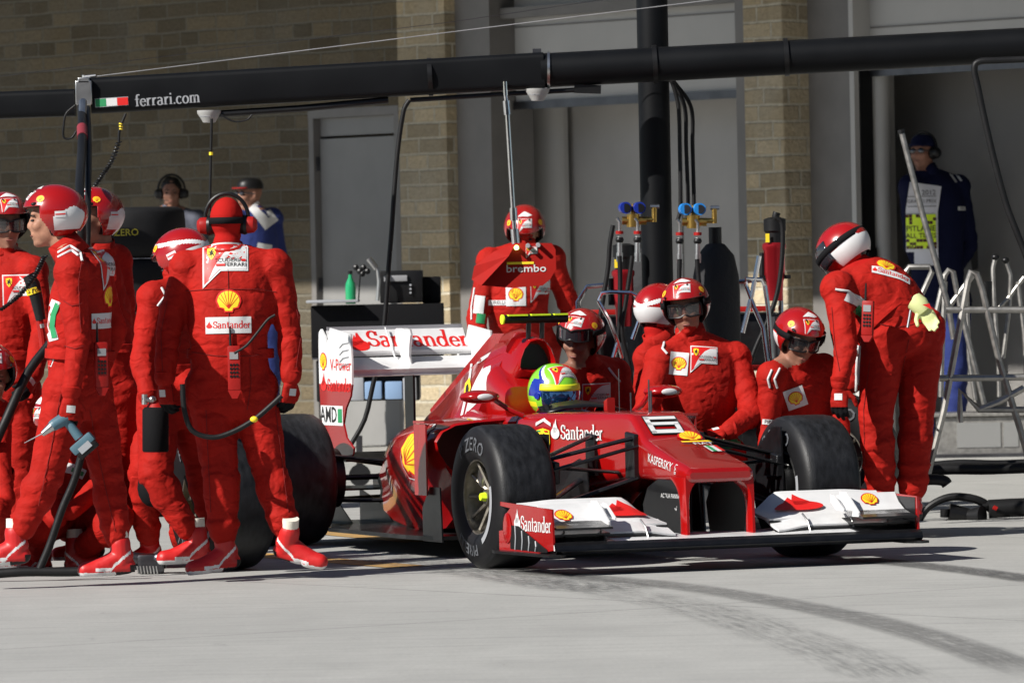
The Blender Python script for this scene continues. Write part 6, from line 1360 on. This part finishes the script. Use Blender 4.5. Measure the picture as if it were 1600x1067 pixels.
e=MB(); e.box((-.02,-.204,.15),(.30,.006,.17)); e.box((.20,-.204,.15),(.10,.006,.17)); sbuild('plate',e,mat('bright plate',(.7,.7,.68),.35,metal=1),smooth=False)
e=MB(); e.box((0,-.02,.012),(.9,.6,.024)); sbuild('base_plate',e,M_dkmetal,smooth=False)
# ---- hoses and gun on the floor at the right
hose('floor_hose','black hoses lying across the ground under the steel stands',[(1440,738),(1480,733),(1540,733),(1600,731),(1660,730)],31.5,.028)
hose('floor_hose','second black hose lying just behind the first under the stands',[(1450,728),(1500,724),(1560,725),(1640,722)],32.3,.022)
hose('floor_hose','short black hose end on the ground near the bending mechanic',[(1430,752),(1455,749),(1475,751),(1480,757)],30.9,.028)
fg=G(1500,812); t=thing('pit_tool','black pneumatic tool with curved hose lying on the ground at the right','pneumatic tool',(fg.x,fg.y,0),0); dd=fg.y
e=MB(); e.tube(bez([P(1437,812,dd),P(1450,793,dd),P(1475,779,dd),P(1500,776,dd),P(1530,782,dd),P(1552,797,dd+.02)],24),[.018+.0003*i for i in range(len(bez([V((i,0,0)) for i in range(6)],24)))],10); build('tool_hose',e,M_hose,t)
e=MB(); e.cyl(P(1483,802,dd),P(1515,806,dd),.055,.04,n=18); e.cyl(P(1515,806,dd-.02),P(1535,806,dd-.06),.035,.055,n=18); e.cyl(P(1478,795,dd),P(1478,808,dd),.03,n=12); build('tool_head',e,M_black,t)
e=MB(); e.tube([P(1545,795,dd),P(1580,793,dd),P(1640,791,dd)],.05,12); e.cyl(P(1535,790,dd),P(1560,786,dd),.02,n=10); build('tool_body',e,M_hose,t)
e=MB(); e.cyl(P(1552,792,dd-.07),P(1558,795,dd-.07),.012,n=8); build('red_tab',e,M_redplas,t)
# ---- spare wheels
def spare(px,py,d,yaw,label,tilt=0):
    w0=W1; p=P(px,py,d); c=copy_tree(w0,label=None); c.parent=None
    c.location=(0,0,0); c.name='spare_wheel'
    # wheel mesh lives in car coordinates centred on (0,-.765,.33)
    M_=Matrix.Translation(V((p.x,p.y,max(p.z,.33))))@Matrix.Rotation(yaw,4,'Z')@Matrix.Rotation(tilt,4,'X')@Matrix.Translation(V((0,.765,-.33)))
    c.matrix_world=M_; c['label']=label; c['category']='wheel'; c['group']='spare wheels'; return c
spare(1302,716,31.2,R(-12),'fresh wheel held upright behind the front wheel by the bending mechanic')
spare(348,779,29.0,R(-62),'removed wheel standing behind the legs of the headset wearer')
# stack of tyres at the back left
M_rubd=mat('shaded tyre rubber',(.010,.010,.011),.65,spec=.2,bump=.3,bscale=40,var=.25)  # the stack's shade is put into this dark rubber colour
sx=P(203,400,35.6)
tprof=[(.18,-.13),(.21,-.142),(.27,-.145),(.31,-.135),(.325,-.11),(.33,-.06),(.33,.06),(.325,.11),(.31,.135),(.27,.145),(.21,.142),(.18,.13)]
for k in range(6):
    t=thing('stacked_tyre','%s tyre of the tall stack behind the left crew'%('bottom second third fourth fifth top'.split()[k]),'tyre',(sx.x+.01*math.sin(k*2.1),sx.y,.147+.293*k),.4*k,'stacked tyres')
    o=build('tyre',MB().lathe((0,0,0),(0,0,1),tprof,56,closed=True),M_rubd,t,world=False,angle=50)
    for word,a0 in (('P ZERO',-1.0),('PIRELLI',-2.3),('P ZERO',-3.6),('PIRELLI',-5)):
        tt=text(word,.055,off=.01); build('tyre_print',MB().add([V((math.cos(a0+p.x/.33)*.3325,math.sin(a0+p.x/.33)*.3325,p.y)) for p in tt[0]],tt[1]),M_yprint if 'M_yprint' in globals() else mat('shaded yellow print',(.40,.34,.03),.7),t,world=False,smooth=False)  # print yellow darkened too, shade of the stack painted in
# ---- work bench behind the rear wing
wb=Tx('equipment_cart','black equipment cart with boxes and trays behind the rear wing','equipment cart',590,560,40.0); c=P(588,560,40.0)
def at(x,y,d=39.6): return P(x,y,d)
def pbox(name,x0,y0,x1,y1,d,dep,m,parent,bev=.01):
    a=P(x0,y1,d);b=P(x1,y0,d); e=MB(); e.box(((a.x+b.x)/2,d+dep/2,(a.z+b.z)/2),(b.x-a.x,dep,b.z-a.z),bev=bev); return build(name,e,m,parent)
pbox('cabinet',487,474,692,560,39.6,.6,M_blackc,wb); pbox('lower_cabinet',495,560,655,628,39.7,.5,M_black,wb); pbox('shelf',487,556,660,562,39.5,.6,M_dkmetal,wb)
for x in (500,560,640): 
    e=MB(); q=P(x,640,39.6); e.cyl((q.x,q.y,.07),(q.x,q.y+.05,.07),.07,n=16); build('castor',e,M_rubber2,wb); e=MB(); e.box((q.x,q.y+.05,.22),(.04,.04,.2)); build('castor_leg',e,M_dkmetal,wb)
pbox('tray',478,468,560,474,39.5,.4,M_silverp,wb)
for x0,x1 in ((570,596),(602,628)): pbox('blue_bin',x0,596,x1,624,39.45,.2,mat('light blue plastic',(.22,.33,.5),.4),wb)
for x0,x1 in ((548,568),(630,650)): pbox('steel_bin',x0,590,x1,626,39.45,.2,M_silverp,wb)
t=Tx('instrument_case','black instrument case with grey display on top of the equipment cart','case',640,450,39.8); pbox('case_body',594,422,660,474,39.7,.3,M_black,t); pbox('display',600,430,636,440,39.68,.02,M_grey,t,.002); pbox('side_case',660,432,688,474,39.8,.25,M_blackc,t)
for j in range(3): pbox('indicator',640,444+j*6,643,447+j*6,39.68,.02,M_silverp,t,.001)
t=Tx('bottle','green glass bottle standing on the equipment cart','bottle',548,450,39.6); q=P(548,470,39.6); e=MB(); e.lathe((q.x,q.y,q.z-.02),(0,0,1),[(.001,0),(.032,0),(.034,.1),(.030,.13),(.012,.17),(.012,.19),(.001,.19)],16); build('glass',e,mat('green glass',(.02,.30,.12),.15,coat=.5),t); e=MB(); e.cyl((q.x,q.y,q.z+.168),(q.x,q.y,q.z+.19),.014,n=10); build('bottle_cap',e,M_black,t)
e=MB(); e.tube(pth([(586,415),(590,422),(592,440),(590,470)],39.6),.012,8); e.cyl(P(576,404,39.6),P(588,420,39.6),.02,n=10); tag(build('work_lamp',e,M_metal),'small bent metal work lamp on the equipment cart','lamp')
e=MB(); 
for (x,y) in ((556,418),(562,424),(568,418),(574,424),(566,428)): e.ell(P(x,y,39.7),(.02,.02,.02),n=8)
e.cyl(P(563,425,39.7),P(560,472,39.7),.005,n=6); tag(build('cable_plugs',e,M_black),'cluster of black plugs on a thin stalk above the equipment cart','plugs')
# ---- things held by the crew
# drill
hp_=P(104,655,27.45); t=thing('cordless_drill','teal and black cordless drill held pointing down to the left','cordless drill',hp_,0)
ax=(P(60,690,27.41)-P(96,655,27.47)).normalized()
e=MB(); a=P(104,652,27.45); e.cone(a,P(84,664,27.43),.030,.026,n=16); build('motor_housing',e,M_teal,t)
e=MB(); e.cyl(P(84,664,27.43),P(66,678,27.41),.024,.012,n=16); build('chuck',e,M_metal,t); e=MB(); e.cyl(P(67,677,27.41),P(38,692,27.39),.0035,.0015,n=6); build('bit',e,M_silverp,t)
e=MB(); e.tube(pth([(100,652),(112,668),(124,684)],27.45),[.022,.02,.022],12); build('handle',e,M_teal,t)
dn=(P(142,700,27.45)-P(104,656,27.45)).normalized(); q=P(129,693,27.45); M3=Matrix((dn.cross(V((0,-1,0))).normalized(),V((0,1,0)),dn)).transposed()
e=MB(); e.box(q,(.115,.075,.045),M3,bev=.01); build('battery_mount',e,M_teal,t); e=MB(); e.box(q+dn*.035,(.105,.07,.035),M3,bev=.008); bt=build('battery',e,M_black,t); e=MB(); e.box(q+dn*.02+V((0,-.039,0)),(.06,.002,.03),M3); build('battery_label',e,M_silverp,t)
# black air bottle
t=Tx('air_bottle','black cylindrical air bottle with silver valve held at the thigh of the leaning person','air bottle',243,668,28.3)
e=MB(); e.lathe(P(243,706,28.3),(.02,0,1),[(.001,0),(.055,.0),(.06,.008),(.060,.19),(.05,.203),(.001,.206)],28); build('bottle_body',e,M_blackc,t,angle=50); e=MB(); e.cyl(P(244,636,28.3),P(244,628,28.3),.045,.03,n=18); build('red_cap',e,M_redplas,t)
e=MB(); e.cyl(P(222,623,28.27),P(240,626,28.27),.012,n=10); e.cyl(P(226,616,28.27),P(226,632,28.27),.014,n=10); e.ell(P(238,624,28.27),(.018,.014,.016)); build('valve',e,M_metal,t)
hose('cable','black curly cable looping below the belt of the headset wearer',[(285,600),(288,640),(300,672),(330,683),(360,676),(395,657),(425,632),(440,618)],27.75,.012,cat='cable')
e=MB(); e.ell(P(397,655,27.73),(.018,.014,.014)); tag(build('cable_connector',e,M_yellow),'small yellow connector on the curly cable','connector')
hose('cable','black cable from the radio up to the right elbow of the headset wearer',[(366,552),(385,540),(402,520),(418,500),(430,492)],27.80,.006,cat='cable')
hose('floor_hose','thick black hose rising from the ground between the left crew legs',[(138,660),(130,700),(116,750),(97,795),(78,850),(62,888)],28.3,.018)
hose('floor_hose','black hose lying along the ground at the lower left',[(-20,897),(40,893),(110,893),(170,890),(210,886)],28.3,.022)
jk=G(232,896); t=thing('jack_head','small grey metal jack head with springs lying on the ground between the crew','jack',(jk.x,jk.y,0),0); jd=jk.y
e=MB(); e.box(P(236,880,jd),(.12,.1,.09),bev=.015); e.cyl(P(208,872,jd),P(260,878,jd),.03,n=12); e.cyl(P(205,862,jd),P(212,890,jd),.015,n=8); e.ell(P(250,872,jd-.03),(.04,.03,.03)); build('jack_body',e,M_dkmetal,t)
e=MB()
for k in range(7): e.tube([P(214+5*k,884,jd-.08),P(216+5*k,896,jd-.08)],.004,5)
build('spring',e,M_metal,t)
e=MB(); e.tube(pth([(290,742),(296,760),(306,790),(318,830),(330,862)],28.9),.012,8); tag(build('hose_end',e,M_hose),'black hose end beside the removed wheel','hose')
# pit tool of the man at the far left
t=Tx('pit_tool','black hand tool with yellow band held by the goggled person at the left edge','pit tool',55,500,29.6)
e=MB(); e.tube(pth([(44,430),(52,445),(58,470),(64,500)],29.6),[.028,.034,.030,.024],12); build('tool_body',e,M_black,t); e=MB(); e.tube(pth([(51,450),(54,459)],29.6),.036,14); yb=build('yellow_band',e,M_yellow,t)
e=MB(); e.tube(pth([(62,500),(66,525),(68,545)],29.6),.018,10); build('red_grip',e,M_redplas,t); e=MB(); e.tube(pth([(66,506),(67,512)],29.6),.0215,10); build('silver_collar',e,M_metal,t)
decal('lettering',[(M_blkprint,text('T STOP',.034,off=.01))],51,455,t,bvh_of([yb]),n=(0,-1,0),maxlen=.03)
coil('coiled_cable','coiled black cable across the chest of the goggled person',[(70,400),(55,430),(30,462),(0,485)],29.4,.012,.004,26)
# gloves on the bending mechanic's belt
gp=P(1452,490,30.45); t=thing('work_glove','pale yellow work glove hanging from the back of the belt of the bending mechanic','glove',gp,0)
M_gl=mat('pale yellow leather',(.62,.66,.30),.7,bump=.3,bscale=50)
mb,pn,s=hand_mesh(P(1440,478,30.42),(P(1462,520,30.40)-P(1438,480,30.42)),(0,-1,0),1,35,.95,.9); me=remesh(mb,.006,2); tomesh('glove_body',me,[M_gl],t); build('glove_cuff',MB().tube([P(1428,470,30.43),P(1436,476,30.42),P(1444,486,30.42)],[.046,.048,.040],14),M_gl,t)
e=MB(); e.add([P(x,y,30.37) for x,y in ((1441,476),(1452,474),(1456,484))],[(0,1,2)]); build('glove_print',e,M_red2,t,smooth=False)
e=MB(); e.cyl(P(1424,478,30.44),P(1418,512,30.42),.007,n=8); e.cyl(P(1424,466,30.44),P(1441,464,30.44),.008,n=8); tag(build('torch',e,M_dkmetal),'slim metal torch clipped beside the glove on the belt','torch')
